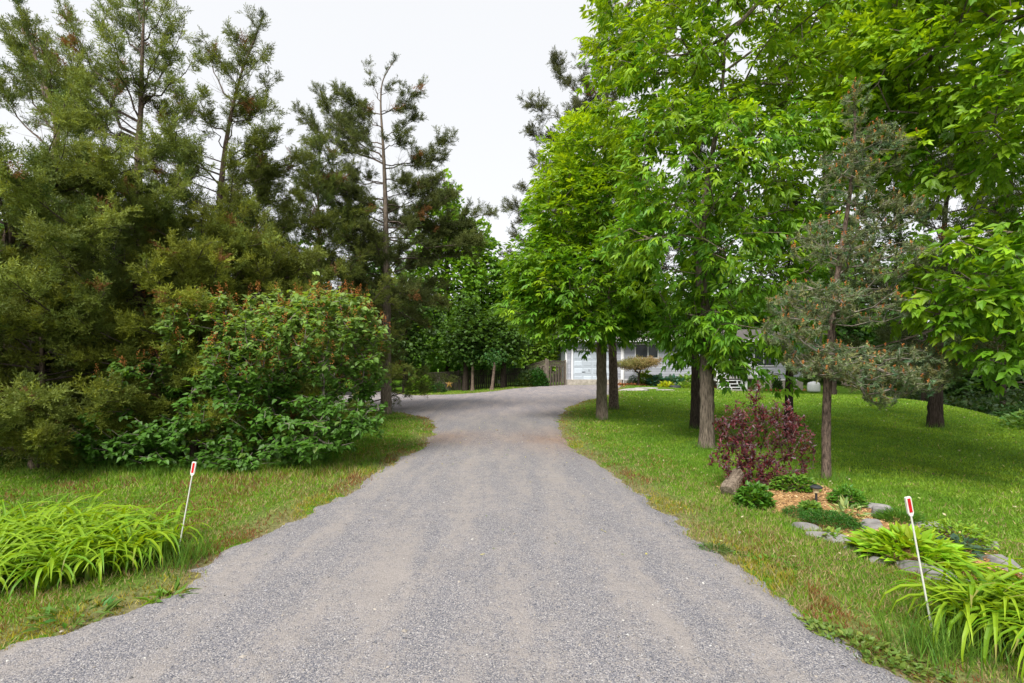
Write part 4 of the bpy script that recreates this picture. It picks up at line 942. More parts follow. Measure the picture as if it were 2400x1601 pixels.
cedar('open crowned cedar with a bare fluted trunk beside the gravel bend', g, [g, W(907, 700, Y0), W(905, 530, Y0), W(900, 400, Y0), W(896, 269, Y0), W(886, 215, Y0), W(905, 165, Y0), W(932, 136, Y0)], 3.0, 106, .15, 26, (.30, .60), col=(.066, .09, .028), col2=(.10, .125, .032), el=(-4, 20), dens=1.15, dead=1.8, bark='bark_gray', prof=lambda v: .9,
      limbs=[(896, 269, 783, 205, .3, 1.1), (888, 240, 858, 152, -.2, .9), (896, 269, 992, 195, -.3, 1.2), (900, 262, 965, 250, .3, .8), (902, 340, 788, 262, .5, 1.2), (900, 350, 763, 275, -.5, 1.3), (895, 375, 738, 215, .2, 1.1), (893, 385, 690, 262, .8, 1.3), (915, 395, 1064, 318, -.2, 1.3), (915, 385, 1052, 366, .4, 1.1), (905, 420, 1035, 425, -.6, 1.2), (900, 430, 740, 400, -.6, 1.3), (900, 530, 778, 480, -.4, 1), (908, 520, 1188, 488, .3, 1.1), (905, 480, 1065, 450, 1, 1.2),
             (905, 560, 1135, 560, -.5, 1.2), (905, 620, 770, 610, -.5, 1.2), (905, 660, 1045, 715, -.3, 1.2), (905, 560, 740, 520, .5, 1.2), (905, 700, 1010, 770, .2, 1), (890, 225, 930, 190, .2, .6), (905, 690, 800, 700, .2, 1), (905, 450, 960, 400, -1, 1), (897, 300, 850, 250, -.9, 1), (897, 300, 815, 232, .4, 1.1), (900, 320, 985, 268, .5, 1.1), (903, 380, 825, 330, -.9, 1.2), (905, 430, 815, 395, .9, 1.2), (905, 470, 800, 440, -.8, 1.2), (903, 350, 960, 310, -.9, 1.1), (905, 460, 990, 430, -.9, 1.2), (905, 500, 850, 470, -1.1, 1.1)])
cedar('tall cedar at the back left with its leader cut by the frame', (-10.4, 12.5, -.2), [(-10.4, 12.5, -.2), (-10.6, 12.4, 7.4)], 3.2, 107, .15, 46, (.1, 1), col=CG, col2=CG2, el=(0, 50), dens=.75, spray=.21)
cedar('cedar filling the gap behind the two tallest left ones', (-7.0, 14.0, -.2), [(-7.0, 14.0, -.2), (-7.1, 14.2, 6.9)], 3.1, 108, .14, 46, (.05, 1), col=(.06, .085, .022), col2=(.11, .145, .028), dens=.7, spray=.24, prof=lambda v: (1-v)**.5)
cedar('dark cedar standing behind the slender one at the gravel', (-4.9, 16.6, -.3), [(-4.9, 16.6, -.3), (-4.8, 16.6, 6.4)], 2.9, 109, .13, 44, (.05, 1), col=(.055, .08, .022), col2=(.10, .135, .028), dens=.7, spray=.24, prof=lambda v: (1-v)**.5)
# right side cedars
g = hill(1438, 962); Y0 = g.y
cedar('tall dark cedar with gnarled trunk behind the left shade tree', g, [g, W(1437, 850, Y0), W(1425, 600, Y0), W(1418, 298, Y0), W(1432, 120, Y0), W(1440, 10, Y0)], 3.0, 110, .14, 34, (.30, .95), col=(.06, .075, .032), col2=(.095, .11, .042), el=(-6, 40), dens=1.1, spray=.19, bark='bark_red', dead=1.6, prof=lambda v: (1-v)**.4*.8,
      limbs=[(1418, 330, 1290, 128, .3, 1.1), (1418, 325, 1232, 238, -.2, 1.1), (1422, 250, 1345, 140, -.3, .9), (1432, 130, 1357, 104, .2, .9), (1437, 90, 1410, 28, .1, .8), (1418, 345, 1241, 310, .3, 1.1), (1415, 420, 1238, 371, -.3, 1.1), (1412, 480, 1218, 450, .3, 1.1), (1412, 520, 1190, 488, -.3, 1.1), (1412, 560, 1180, 602, .3, 1), (1412, 590, 1200, 545, -.4, 1), (1415, 380, 1262, 420, .5, 1), (1420, 200, 1370, 160, .3, .9), (1437, 60, 1475, 10, .1, .8), (1425, 620, 1230, 640, .6, 1)])
g = hill(1629, 1008); Y0 = g.y
cedar('dark cedar trunk close behind the main shade tree trunk', g, [g, W(1632, 700, Y0+.2), W(1640, 330, Y0+.5)], 2.0, 111, .115, 30, (.45, 1), col=(.05, .065, .026), col2=(.08, .10, .032), dens=.6, spray=.22, bark='bark_dark', dead=2)
g = hill(1848, 1032); Y0 = g.y
cedar('thin black cedar trunk rising behind the purple shrub', g, [g, W(1849, 700, Y0+.2), W(1850, 450, Y0+.3)], 1.6, 112, .08, 26, (.5, 1), col=(.05, .065, .026), col2=(.08, .10, .032), dens=.6, spray=.22, bark='bark_dark', dead=2)
g = hill(2192, 1005); Y0 = g.y
cedar('stout trunk conifer alone on the right slope of the lawn', g, [g, W(2200, 700, Y0), W(2235, 260, Y0+.3)], 3.2, 113, .135, 50, (.28, 1), col=(.035, .05, .018), col2=(.055, .075, .024), el=(-8, 30), dens=.75, spray=.24, bark='bark_dark', dead=2.2, prof=lambda v: (1-v)**.35)
for (x_, y_, h_, r_, lb_) in ((17.5, 15.5, 8.5, 3.0, 'dark forest cedar just beyond the crest right of the sloping lawn trunk'), (15.6, 12.2, 8.0, 2.7, 'nearest dark forest cedar at the right frame edge past the lawn'), (20.6, 18.6, 9.5, 3.2, 'forest cedar in the dark gap left of the sloping lawn trunk'),
                        (23.0, 24.0, 10, 3.2, 'forest cedar farther back beyond the white barrel side'), (20.0, 14.4, 9, 3.0, 'deep shaded cedar behind the nearest forest one'), (25.5, 20.0, 10, 3.3, 'far shaded cedar deep in the right woods'), (24.5, 30.5, 10, 3.3, 'farthest cedar standing past the right end of the house')):
    zz_ = float(gz(x_, y_)); cedar(lb_, (x_, y_, zz_), [(x_, y_, zz_), (x_+.2, y_, zz_+h_)], r_, int(x_*10), .13, 38, (.2, 1), col=(.03, .045, .016), col2=(.05, .07, .022), dens=.45, spray=.34, bark='bark_dark', dead=1.5, group='cedars of the woods beyond the lawn', prof=lambda v: (1-v)**.45)
print('sprays', NT)

# ================================================================== BROADLEAF TREES
def broadleaf(label, base, trunk_pts, trunk_rad, blobs, nclus, seed, kind='hickory', per=6, ln=.30, leaflet=.13, wid=.36, colA=(.10, .20, .015), colB=(.20, .32, .02), bark='bark_gray', nparts=0, shell=.5, droop=.5,
              name='broadleaf_tree', step=.45, r0=.0055, crown_low=0.0, topc=.6, extra_targets=None, group=None, pairs=2, furrow=.11, flare=1.5, hide_trunk=False, open_=1.0, spread=.16):
    r = np.random.default_rng(seed); t = thing(name, label, 'tree', tuple(base), group)
    if not hide_trunk: add_trunk(t, trunk_pts, trunk_rad, M[bark], seed=seed, furrow=furrow, flare=flare)
    T = blob_points(blobs, nclus, r, shell)
    tp = np.array([list(p) for p in trunk_pts]); roots = []
    for a, b_ in zip(tp[:-1], tp[1:]):
        k = max(1, int(np.linalg.norm(b_-a)/.25)); roots += [a+(b_-a)*q/k for q in range(k)]
    roots.append(tp[-1]); roots = np.array(roots); roots = roots[roots[:, 2] > base[2]+crown_low]
    pos, par, ends, nr_ = grow(roots, T, r, step=step, jit=.13, sag=-.04)
    V, Fs = net_mesh(pos, par, nr_, r0=r0, rmax=max(trunk_rad)*.6)
    link('branches', make_mesh('branches', V, Fs), M[bark], t, 'stuff')
    E = pos[ends]; pd = nrm(E-pos[par[ends]]); n = len(E); zc = E[:, 2]; cen = T.mean(0)
    P = np.repeat(E, per, axis=0); outd = nrm((P-cen)*np.array([1, 1, .5])); D = nrm(np.repeat(pd, per, axis=0)*.7+outd*.5+rdir(n*per, r)*.9+np.array([0, 0, .15]))
    P = P-np.repeat(pd, per, axis=0)*r.uniform(0, .35, (n*per, 1))+rdir(n*per, r)*spread*r.uniform(0, 1, (n*per, 1))
    # colour: brighter upper leaves, both young shoots and light painted into the tops
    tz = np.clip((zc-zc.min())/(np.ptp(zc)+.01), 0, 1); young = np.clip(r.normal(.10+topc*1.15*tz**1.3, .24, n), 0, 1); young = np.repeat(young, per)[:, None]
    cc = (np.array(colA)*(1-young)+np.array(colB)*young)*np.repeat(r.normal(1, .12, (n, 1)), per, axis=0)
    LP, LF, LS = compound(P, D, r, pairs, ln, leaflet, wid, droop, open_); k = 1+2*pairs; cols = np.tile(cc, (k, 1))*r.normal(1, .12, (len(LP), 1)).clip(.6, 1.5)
    tm = LEAF if leaflet > .10 else QUAD; keep = np.ones(len(LP), bool)
    if kind == 'quad': tm = QUAD
    if nparts: keep = leaf_parts(t, tm, LP, LF, LS, cols, M['leaf'], nparts)
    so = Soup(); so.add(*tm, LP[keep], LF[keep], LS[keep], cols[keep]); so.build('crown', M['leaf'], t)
    return t
# main shade tree
g = hill(1658, 1053)
tpt = [tuple(g-Vector((0, 0, .1))), W(1657, 900, g.y), W(1655, 760, g.y), W(1640, 640, g.y), W(1645, 520, g.y+.1), W(1665, 380, g.y+.2), W(1690, 250, g.y+.2), W(1700, 90, g.y+.2)]
blG = [(1740, 90, 9.5, 260, 190, 2.0), (1545, 190, 9.6, 140, 150, 1.5), (1650, 380, 8.9, 200, 140, 1.7), (1820, 400, 9.0, 160, 150, 1.6), (1555, 560, 9.0, 120, 120, 1.3), (1770, 600, 8.7, 140, 110, 1.4),
       (1625, 735, 8.9, 85, 55, 1.0), (1745, 770, 8.6, 120, 70, 1.0), (1470, 40, 10.2, 90, 130, 1.3), (1720, 830, 8.5, 60, 30, .4), (1595, 768, 9.2, 45, 40, .5), (1560, 765, 9.3, 45, 25, .4), (1800, 860, 8.6, 55, 30, .4), (1650, 800, 9.3, 110, 45, .7), (1840, 780, 9, 90, 50, .8), (1760, -150, 9.5, 250, 120, 2), (1920, 130, 9.8, 120, 120, 1.4)]
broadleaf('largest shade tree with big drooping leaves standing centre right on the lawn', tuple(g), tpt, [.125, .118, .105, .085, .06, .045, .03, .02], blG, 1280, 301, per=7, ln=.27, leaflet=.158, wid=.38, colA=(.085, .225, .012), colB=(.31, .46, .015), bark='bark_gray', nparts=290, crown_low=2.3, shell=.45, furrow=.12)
# left shade tree
f_ = hill(1411, 986)
tpt = [tuple(f_-Vector((0, 0, .1))), W(1410, 880, f_.y), W(1409, 760, f_.y), W(1400, 620, f_.y), W(1395, 480, f_.y), W(1390, 360, f_.y)]
blF = [(1385, 370, 13.4, 100, 80, 1.5), (1330, 490, 13.2, 80, 110, 1.4), (1440, 500, 13.2, 100, 120, 1.5), (1290, 640, 13.0, 85, 90, 1.3), (1400, 660, 12.7, 120, 100, 1.4), (1370, 742, 12.8, 110, 50, 1.1), (1245, 700, 12.8, 55, 60, .8), (1480, 705, 13, 70, 60, 1), (1510, 765, 13, 55, 25, .6), (1440, 742, 12.9, 80, 22, .5), (1350, 735, 12.9, 60, 22, .5), (1290, 740, 12.9, 40, 20, .5)]
broadleaf('smaller shade tree with hanging leaves nearest the gravel drive', tuple(f_), tpt, [.125, .12, .115, .09, .06, .04], blF, 900, 302, kind='quad', per=8, ln=.32, leaflet=.195, wid=.34, colA=(.085, .225, .012), colB=(.31, .46, .015), bark='bark_gray', nparts=0, crown_low=2.0, shell=.45, pairs=2)
# right near tree, trunk beyond the frame
tb = (8.2, 6.6, float(gz(8.2, 6.6)))
tpt = [(8.2, 6.6, -.3), (8.2, 6.6, 1.5), (8.1, 6.6, 3.2), (7.9, 6.7, 5.0), (7.7, 6.8, 7.5)]
blL = [(2330, 60, 6.6, 240, 190, 1.5), (2130, 210, 7.2, 120, 130, 1.2), (2360, 260, 6.2, 150, 130, 1.3), (2180, 380, 6.8, 90, 70, .9), (2300, 610, 6.2, 160, 70, 1.0), (2240, 690, 6.2, 90, 60, .8), (2370, 740, 5.8, 130, 80, .8), (2380, 830, 5.6, 60, 30, .4), (2550, 500, 6.4, 140, 350, 1.4), (2080, 80, 7.5, 120, 120, 1.2), (2400, -200, 6.8, 300, 150, 1.8)]
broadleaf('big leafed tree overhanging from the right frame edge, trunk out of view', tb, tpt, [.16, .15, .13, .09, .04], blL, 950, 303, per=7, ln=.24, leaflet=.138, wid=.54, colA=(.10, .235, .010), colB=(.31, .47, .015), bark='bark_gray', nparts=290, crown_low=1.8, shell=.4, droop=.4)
# behind, upper right
tb = (17.4, 28, float(gz(17.4, 28)))
tpt = [(17.4, 28, -.9), (17.4, 28, 6), (17.2, 28, 12), (17, 28, 19)]
blM = [(1960, 160, 27, 110, 160, 3.6), (2060, 330, 27, 120, 110, 3.4), (1900, 400, 27, 120, 130, 3.2), (2150, 60, 27, 150, 120, 3.6), (2020, 560, 26.5, 140, 100, 3), (1880, 20, 27, 100, 100, 3), (2250, 300, 27, 130, 120, 3.2), (2330, 620, 26.5, 140, 120, 3), (2120, 700, 26.5, 110, 70, 2.5), (1840, 620, 27, 120, 100, 3)]
broadleaf('tall green tree behind the pine and the right lawn', tb, tpt, [.28, .24, .18, .06], blM, 800, 304, kind='quad', per=6, ln=.62, leaflet=.30, wid=.5, colA=(.07, .17, .010), colB=(.17, .29, .012), bark='bark_dark', crown_low=4.2, step=1.2, r0=.012, shell=.35, spread=.3)

# ------------------------------------------------------------------ far trees
def far(label, x_, y_, h_, w_, seed, colA, colB, n=420, leaf=.30, low=.15, name='broadleaf_tree', per=7, group=None, lean=0):
    b_ = (x_, y_, float(gz(x_, y_))); zt = b_[2]+h_; f = F/y_
    def P(xx, zz): return (CX+xx*f, HZ-(zz-EYE)*f)
    bl = []; r = random.Random(seed)
    for k in range(7):
        u = low+(1-low)*(k+.5)/7; ww = w_*(math.sin(math.pi*min(1, .25+u*.72))**.7)*r.uniform(.75, 1.05); q = P(x_+r.uniform(-.3, .3)*ww+lean*u, b_[2]+h_*u)
        bl.append((q[0], q[1], y_, ww*.62*f, h_*.13*f, ww*.6)); q2 = P(x_+r.uniform(-.8, .8)*ww+lean*u, b_[2]+h_*u+r.uniform(-.5, .5)); bl.append((q2[0], q2[1], y_-.2*ww, ww*.35*f, h_*.09*f, ww*.4))
    return broadleaf(label, b_, [(x_, y_, b_[2]-.3), (x_+.05, y_, b_[2]+h_*.4), (x_+lean, y_, b_[2]+h_*.92)], [.2, .14, .03], bl, n, seed, kind='quad', per=per, ln=leaf*1.6, leaflet=leaf, wid=.6, colA=colA, colB=colB, bark='bark_dark', crown_low=h_*low*.5, step=1.2, r0=.012, shell=.3, pairs=1, name=name, group=group, spread=.5)
DG, MG, YG = (.035, .10, .018), (.065, .165, .018), (.15, .28, .02)
far('tall bright green maple with rounded top rising behind the board fence', -5.3, 42, 16.3, 4.4, 401, (.11, .24, .02), (.18, .33, .025), 680, .40)
far('bright green tree right of the maple, its top at the sky gap', -2.6, 44, 13.2, 3.8, 402, (.08, .20, .02), (.14, .27, .03), 600, .40)
far('dark green maple with low crown in front of the fence', -3.1, 34.0, 5.8, 2.9, 403, (.038, .088, .012), (.07, .15, .016), 520, .20, low=.46)
far('dark leafy small tree at the right half of the fence', -.6, 34.2, 5.2, 2.5, 404, (.045, .105, .014), (.075, .16, .018), 480, .20, low=.42)
far('yellow green bush tree behind the lighter gray fence', 1.8, 40, 7.2, 2.6, 405, (.09, .19, .015), (.21, .33, .02), 420, .26, low=.05)
far('shadowed green tree left of the dark maple by the fence', -7.4, 35.5, 8.6, 3.2, 406, (.04, .09, .013), (.075, .15, .018), 480, .26, low=.3)
far('bluish green tree far behind the fence beside the sky gap', .6, 52, 11.6, 3.6, 407, (.05, .14, .03), (.09, .2, .03), 460, .4)
far('tree crown seen above the garage roof through the leaves', 6.0, 50, 15, 5.6, 408, MG, YG, 420, .4)
far('green tree behind the middle of the bungalow', 12.5, 50, 17, 6.4, 409, (.05, .13, .016), MG, 420, .42)
far('green tree behind the right end of the bungalow', 20, 49, 16.5, 6.4, 410, (.045, .12, .016), MG, 420, .42)
far('green tree to the right beyond the bungalow', 27.5, 44, 15, 6, 411, (.035, .10, .014), (.06, .15, .018), 420, .42)
far('green tree deep behind the woods at right', 33, 34, 12, 5.5, 412, (.03, .08, .012), (.06, .14, .018), 420, .42)
far('leafy tree across the gravel behind the left cedars', -13.5, 33, 9.5, 4.6, 413, DG, MG, 420, .36)
far('leafy tree far left behind the cedar grove', -21, 30, 9.5, 5, 414, DG, MG, 420, .38)
far('leafy tree at the far left edge behind the grove', -29, 28, 10, 5.5, 415, DG, MG, 360, .42)
far('green tree beyond the left end of the fence', -11.5, 44, 12, 5, 416, DG, MG, 420, .42)
# the wood on the horizon reads as one mass
r = np.random.default_rng(77); n = 34000; th = r.uniform(-R(66), R(66), n); dd = r.uniform(55, 78, n); X_, Y_ = np.sin(th)*dd, np.cos(th)*dd
hh = 5.5+3.5*vnoise(th*9, dd*.05, 1.0, 3)+1.6*vnoise(th*40, dd*.1, 1, 5); z = hh*r.random(n)**.7+gz(X_, Y_)
P = np.stack([X_, Y_, z], 1); d = rdir(n, r)+np.array([0, -.2, -.1]); so = Soup(); cm = vnoise(th*30, dd*.1, 1, 8)[:, None]
so.add(*QUAD, P, frames(d, rdir(n, r)+np.array([0, -.5, .7])), np.stack([np.full(n, .75), np.full(n, 1.1), np.full(n, .8)], 1), (np.array(DG)*(1-cm)+np.array(MG)*cm)*r.normal(1, .15, (n, 1)).clip(.5, 1.5))
o = so.build('distant_woods', M['leaf']); tag(o, 'distant wood closing the view all round behind the house', 'woods')
# dark undergrowth and trunks in the right woods
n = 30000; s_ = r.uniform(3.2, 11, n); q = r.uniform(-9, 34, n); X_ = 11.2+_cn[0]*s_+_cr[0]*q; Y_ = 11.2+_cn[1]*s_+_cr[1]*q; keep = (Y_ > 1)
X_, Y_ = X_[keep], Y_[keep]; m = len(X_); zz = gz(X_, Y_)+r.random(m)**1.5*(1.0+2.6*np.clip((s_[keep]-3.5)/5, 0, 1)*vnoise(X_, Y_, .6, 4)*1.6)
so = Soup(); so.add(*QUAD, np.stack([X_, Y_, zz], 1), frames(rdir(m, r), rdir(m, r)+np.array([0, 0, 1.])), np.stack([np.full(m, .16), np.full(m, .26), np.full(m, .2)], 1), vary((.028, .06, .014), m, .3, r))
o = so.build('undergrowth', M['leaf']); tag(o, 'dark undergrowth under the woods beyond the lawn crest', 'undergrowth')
mound('bush', 'light green leafy bush at the lawn crest, right frame edge', 'bush', (13.1, 11.8, float(gz(13.1, 11.8))), 1.5, .75, 3600, .13, LEAF, .5, (.09, .19, .03), 81)
mound('bush', 'darker low bush left of the crest bush in the woods', 'bush', (16.4, 16.0, float(gz(16.4, 16))), 1.2, .9, 1600, .14, LEAF, .5, (.03, .08, .016), 82)
# bushes and bed plants by fence and house
p = W(985, 925, 33.0); mound('bush', 'bright green wispy bush at the left end of the fence', 'bush', (p.x, p.y, float(gz(p.x, p.y))), .95, 1.35, 3200, .16, LEAF, .4, (.12, .24, .02), 83)
p = W(1010, 925, 33.0); mound('bush', 'small dark bush against the fence by the bright one', 'bush', (p.x+.5, p.y, float(gz(p.x, p.y))), .5, .7, 900, .14, LEAF, .4, (.04, .10, .02), 84)
p = W(1258, 900, 34.2); mound('bush', 'dark ivy bush at the corner of the lighter gray fence', 'bush', (p.x, p.y, float(gz(p.x, p.y))), .75, 1.25, 1700, .15, HEART, .8, (.03, .10, .015), 85)
p = W(1235, 900, 34.2); mound('bush', 'dull green vine heap left of the ivy on the fence', 'bush', (p.x, p.y, float(gz(p.x, p.y))), .8, 1.1, 1300, .15, HEART, .8, (.05, .09, .025), 86)
HB = lambda px, Y_=35.0: (W(px, 900, Y_).x, Y_, float(gz(W(px, 900, Y_).x, Y_)))
mound('ball_shrub', 'clipped round dark green ball shrub beside the garage', 'shrub', HB(1483, 35.2), .42, .72, 1800, .07, LEAF, .4, (.035, .12, .02), 87, jit=.6, nparts=0)
mound('hosta_clump', 'tall yellow green hosta behind the umbrella evergreen trunk', 'hosta', HB(1512, 35.3), .55, .95, 130, .34, HEART, .9, (.17, .29, .03), 88, nparts=0)
mound('hosta_clump', 'large blue green hosta under the bedroom window, left one', 'hosta', HB(1540, 34.9), .75, .75, 230, .32, HEART, .95, (.045, .12, .085), 89)
mound('hosta_clump', 'large blue green hosta nearer the shade tree trunks', 'hosta', HB(1578, 34.9), .8, .72, 230, .32, HEART, .95, (.045, .125, .08), 90)
mound('hosta_clump', 'low bright yellow hosta at the lawn edge', 'hosta', HB(1561, 33.9), .5, .38, 240, .22, LEAF, .5, (.36, .43, .02), 91)
mound('hosta_clump', 'tall yellow green foliage left of the porch steps', 'hosta', HB(1612, 35.0), .8, 1.0, 330, .26, HEART, .8, (.14, .27, .03), 92)
mound('hosta_clump', 'low variegated hosta between yellow hosta and trunks', 'hosta', HB(1605, 33.8), .6, .38, 260, .24, LEAF, .5, (.17, .29, .05), 93)
mound('hosta_clump', 'yellow plant seen between the two close trunks', 'hosta', HB(1642, 34.2), .4, .6, 160, .22, LEAF, .5, (.28, .38, .03), 94)
mound('hosta_clump', 'small white edged hosta right of the porch steps', 'hosta', HB(1748, 33.2), .45, .42, 170, .24, LEAF, .5, (.12, .27, .12), 95)
mound('vine', 'dark green vine climbing the foundation between porch and barrel', 'vine', HB(1822, 35.9), .3, 1.0, 420, .14, HEART, .8, (.03, .09, .02), 96)
for (px, w_, lb_) in ((1475, 1.1, 'orange brown mulch patch beside the garage corner'), (1700, 1.0, 'orange mulch strip under the porch plants'), (1800, 2.6, 'orange mulch strip along the foundation right of the porch')):
    c = HB(px, 34.9); n = 1500; r = np.random.default_rng(px); X_ = c[0]+r.normal(0, w_*.45, n); Y_ = c[1]+r.normal(0, .35, n); so = Soup()
    so.add(*QUAD, np.stack([X_, Y_, gz(X_, Y_)+.06+r.random(n)*.05], 1), frames(rdir(n, r)*np.array([1, 1, .2]), np.tile([[0, 0, 1.]], (n, 1))), np.stack([np.full(n, .1), np.full(n, .16), np.full(n, .1)], 1), vary((.30, .13, .05), n, .25, r))
    o = so.build('mulch', M['petal']); tag(o, lb_, 'mulch')
p = W(1582, 918, 33.3); V, f = lathe([(.001, 0), (.38, 0), (.36, .10), (.30, .15), (.001, .16)]); o = link('well_cover', make_mesh('well_cover', V, f), M['black_plastic']); o.location = (p.x, p.y, float(gz(p.x, p.y))+.05); tag(o, 'low dark green round cover on the lawn beside the yellow hosta', 'cover')

# umbrella pruned evergreen
b_ = HB(1497, 34.3); t = thing('umbrella_evergreen', 'flat topped umbrella shaped evergreen with browning needles by the garage', 'tree', b_)
bz = b_[2]; add_trunk(t, [(b_[0], b_[1], bz-.1), (b_[0]-.02, b_[1], bz+.5), (b_[0]+.03, b_[1], bz+.85)], [.075, .065, .06], M['bark_dark'], seed=9)
r = np.random.default_rng(91); n = 420; d = rdir(n, r); T = np.stack([d[:, 0]*1.55*np.sqrt(r.random(n)), d[:, 1]*1.2*np.sqrt(r.random(n)), np.zeros(n)], 1); T[:, 2] = 1.25+.40*(1-(T[:, 0]/1.7)**2)*r.random(n)+.12*T[:, 0]*.6+.12*r.normal(size=n)+.22*(np.abs(T[:, 0])/1.6); T += np.array([b_[0], b_[1], bz])
pos, par, ends, nr_ = grow([(b_[0], b_[1], bz+.7), (b_[0]+.03, b_[1], bz+.85)], T, r, step=.3, jit=.08); V, Fs = net_mesh(pos, par, nr_, r0=.008, rmax=.05); link('branches', make_mesh('branches', V, Fs), M['bark_dark'], t, 'stuff')
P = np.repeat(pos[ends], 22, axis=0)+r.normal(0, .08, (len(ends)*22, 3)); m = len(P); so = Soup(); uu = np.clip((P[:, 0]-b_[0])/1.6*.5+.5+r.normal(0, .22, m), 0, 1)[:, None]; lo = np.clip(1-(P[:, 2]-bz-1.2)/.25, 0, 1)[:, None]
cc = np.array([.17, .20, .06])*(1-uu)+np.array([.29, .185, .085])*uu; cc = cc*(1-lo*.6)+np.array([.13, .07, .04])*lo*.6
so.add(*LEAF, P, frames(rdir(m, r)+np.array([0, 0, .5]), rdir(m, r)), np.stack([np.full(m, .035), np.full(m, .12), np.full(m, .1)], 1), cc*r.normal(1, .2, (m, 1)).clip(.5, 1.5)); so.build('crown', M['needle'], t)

# small trunks in front of the fence
for (px, by, tx, ty, rr_, mt, lb_) in ((1153, 914, 1160, 850, .10, 'bark_red', 'slim pale trunk leaning in front of the dark fence'), (1108, 916, 1108, 842, .10, 'bark_red', 'brown post like trunk before the fence under the dark maple'), (948, 907, 950, 852, .09, 'bark_gray', 'gray young trunk left of the bright bush')):
    p = hill(px, by+1); q = W(tx, ty, p.y); tt = thing('young_tree', lb_, 'tree', p); add_trunk(tt, [p, (p+q)/2, q], [rr_, rr_*.85, rr_*.7], M[mt], seed=px)
    r = np.random.default_rng(px); n = 260; P = np.array(q)+rdir(n, r)*np.array([.9, .8, .55])*r.random((n, 1))**.4+np.array([0, 0, .35]); so = Soup(); so.add(*LEAF, P, frames(rdir(n, r)+np.array([0, 0, -.4]), rdir(n, r)+np.array([0, 0, 1.])), np.stack([np.full(n, .09), np.full(n, .17), np.full(n, .15)], 1), vary((.04, .12, .025), n, .2, r)); so.build('crown', M['leaf'], tt)

# ================================================================== PINE
g = hill(1937, 1126); t = thing('young_pine', 'young blue green pine with orange candles behind the garden bed', 'tree', g)
Yp = g.y; tpt = [g-Vector((0, 0, .1)), W(1936, 1000, Yp), W(1940, 880, Yp), W(1950, 760, Yp), W(1965, 620, Yp), W(1990, 480, Yp), W(2005, 330, Yp), W(2002, 200, Yp)]
add_trunk(t, tpt, [.055, .052, .048, .038, .03, .024, .018, .010], M['bark_red'], seed=12, furrow=.07, flare=1.25)
r = np.random.default_rng(501)
blP = [(2003, 225, Yp, 22, 35, .25), (2045, 330, Yp, 50, 40, .4), (1975, 370, Yp, 40, 40, .4), (2003, 250, Yp, 28, 60, .25), (2070, 360, Yp, 60, 55, .45), (1990, 430, Yp, 60, 60, .5), (2080, 500, Yp, 70, 45, .6), (1950, 560, Yp, 90, 55, .7), (2060, 620, Yp, 100, 45, .8), (1900, 700, Yp-.1, 85, 45, .8), (2020, 720, Yp, 120, 40, .8),
       (2040, 850, Yp-.3, 185, 45, .7), (2090, 890, Yp-.4, 120, 35, .5), (1930, 850, Yp-.3, 90, 35, .5), (1900, 830, Yp-.1, 70, 40, .5), (2150, 870, Yp-.2, 90, 35, .5), (2060, 925, Yp-.3, 50, 22, .3), (2210, 850, Yp-.1, 50, 25, .4), (2170, 830, Yp, 80, 30, .6), (1860, 770, Yp, 60, 50, .6)]
T = blob_points(blP, 2300, r, .2); tp = np.array([list(p) for p in tpt]); roots = np.vstack([np.linspace(a, b_, 6)[:-1] for a, b_ in zip(tp[2:-1], tp[3:])]+[tp[-1:]])
pos, par, ends, nr_ = grow(roots, T, r, step=.16, jit=.14, sag=.02); V, Fs = net_mesh(pos, par, nr_, r0=.0032, rmax=.028, p=.42); link('branches', make_mesh('branches', V, Fs), M['twig_gray'], t, 'stuff')
E = pos[ends]; pd = nrm(E-pos[par[ends]]+np.array([0, 0, .05])); n = len(E); K = 44
s = r.random(n*K)[:, None]; ax = np.repeat(pd, K, axis=0); P = np.repeat(E, K, axis=0)-ax*s*.11; d = nrm(ax*.75+rdir(n*K, r)*.85); ln = r.uniform(.035, .062, n*K)
cc = np.repeat(vary((.165, .215, .105), n, .22, r), K, axis=0)*r.normal(1, .18, (n*K, 1)).clip(.5, 1.6); so = Soup(); so.add(*BLADE, P, frames(d, rdir(n*K, r)), np.stack([np.full(n*K, .0085), ln, ln], 1), cc); so.build('needles', M['needle'], t)
pick = r.random(n) < .34; E2 = E[pick]; m = len(E2); K = 12; P = np.repeat(E2+np.array([0, 0, .01]), K, axis=0)+np.tile(np.linspace(0, .045, K)[:, None]*np.array([[0, 0, 1.]]), (m, 1)); so = Soup(); brt = r.random(m) < .6
cc = np.where(brt[:, None], np.array([[.45, .17, .05]]), np.array([[.30, .30, .12]])); so.add(*QUAD, P, frames(rdir(m*K, r)+np.array([0, 0, .6]), rdir(m*K, r)), np.stack([np.full(m*K, .010), np.full(m*K, .020), np.full(m*K, .01)], 1), np.repeat(cc, K, axis=0)*r.normal(1, .15, (m*K, 1)).clip(.5, 1.4)); so.build('candles', M['petal'], t)

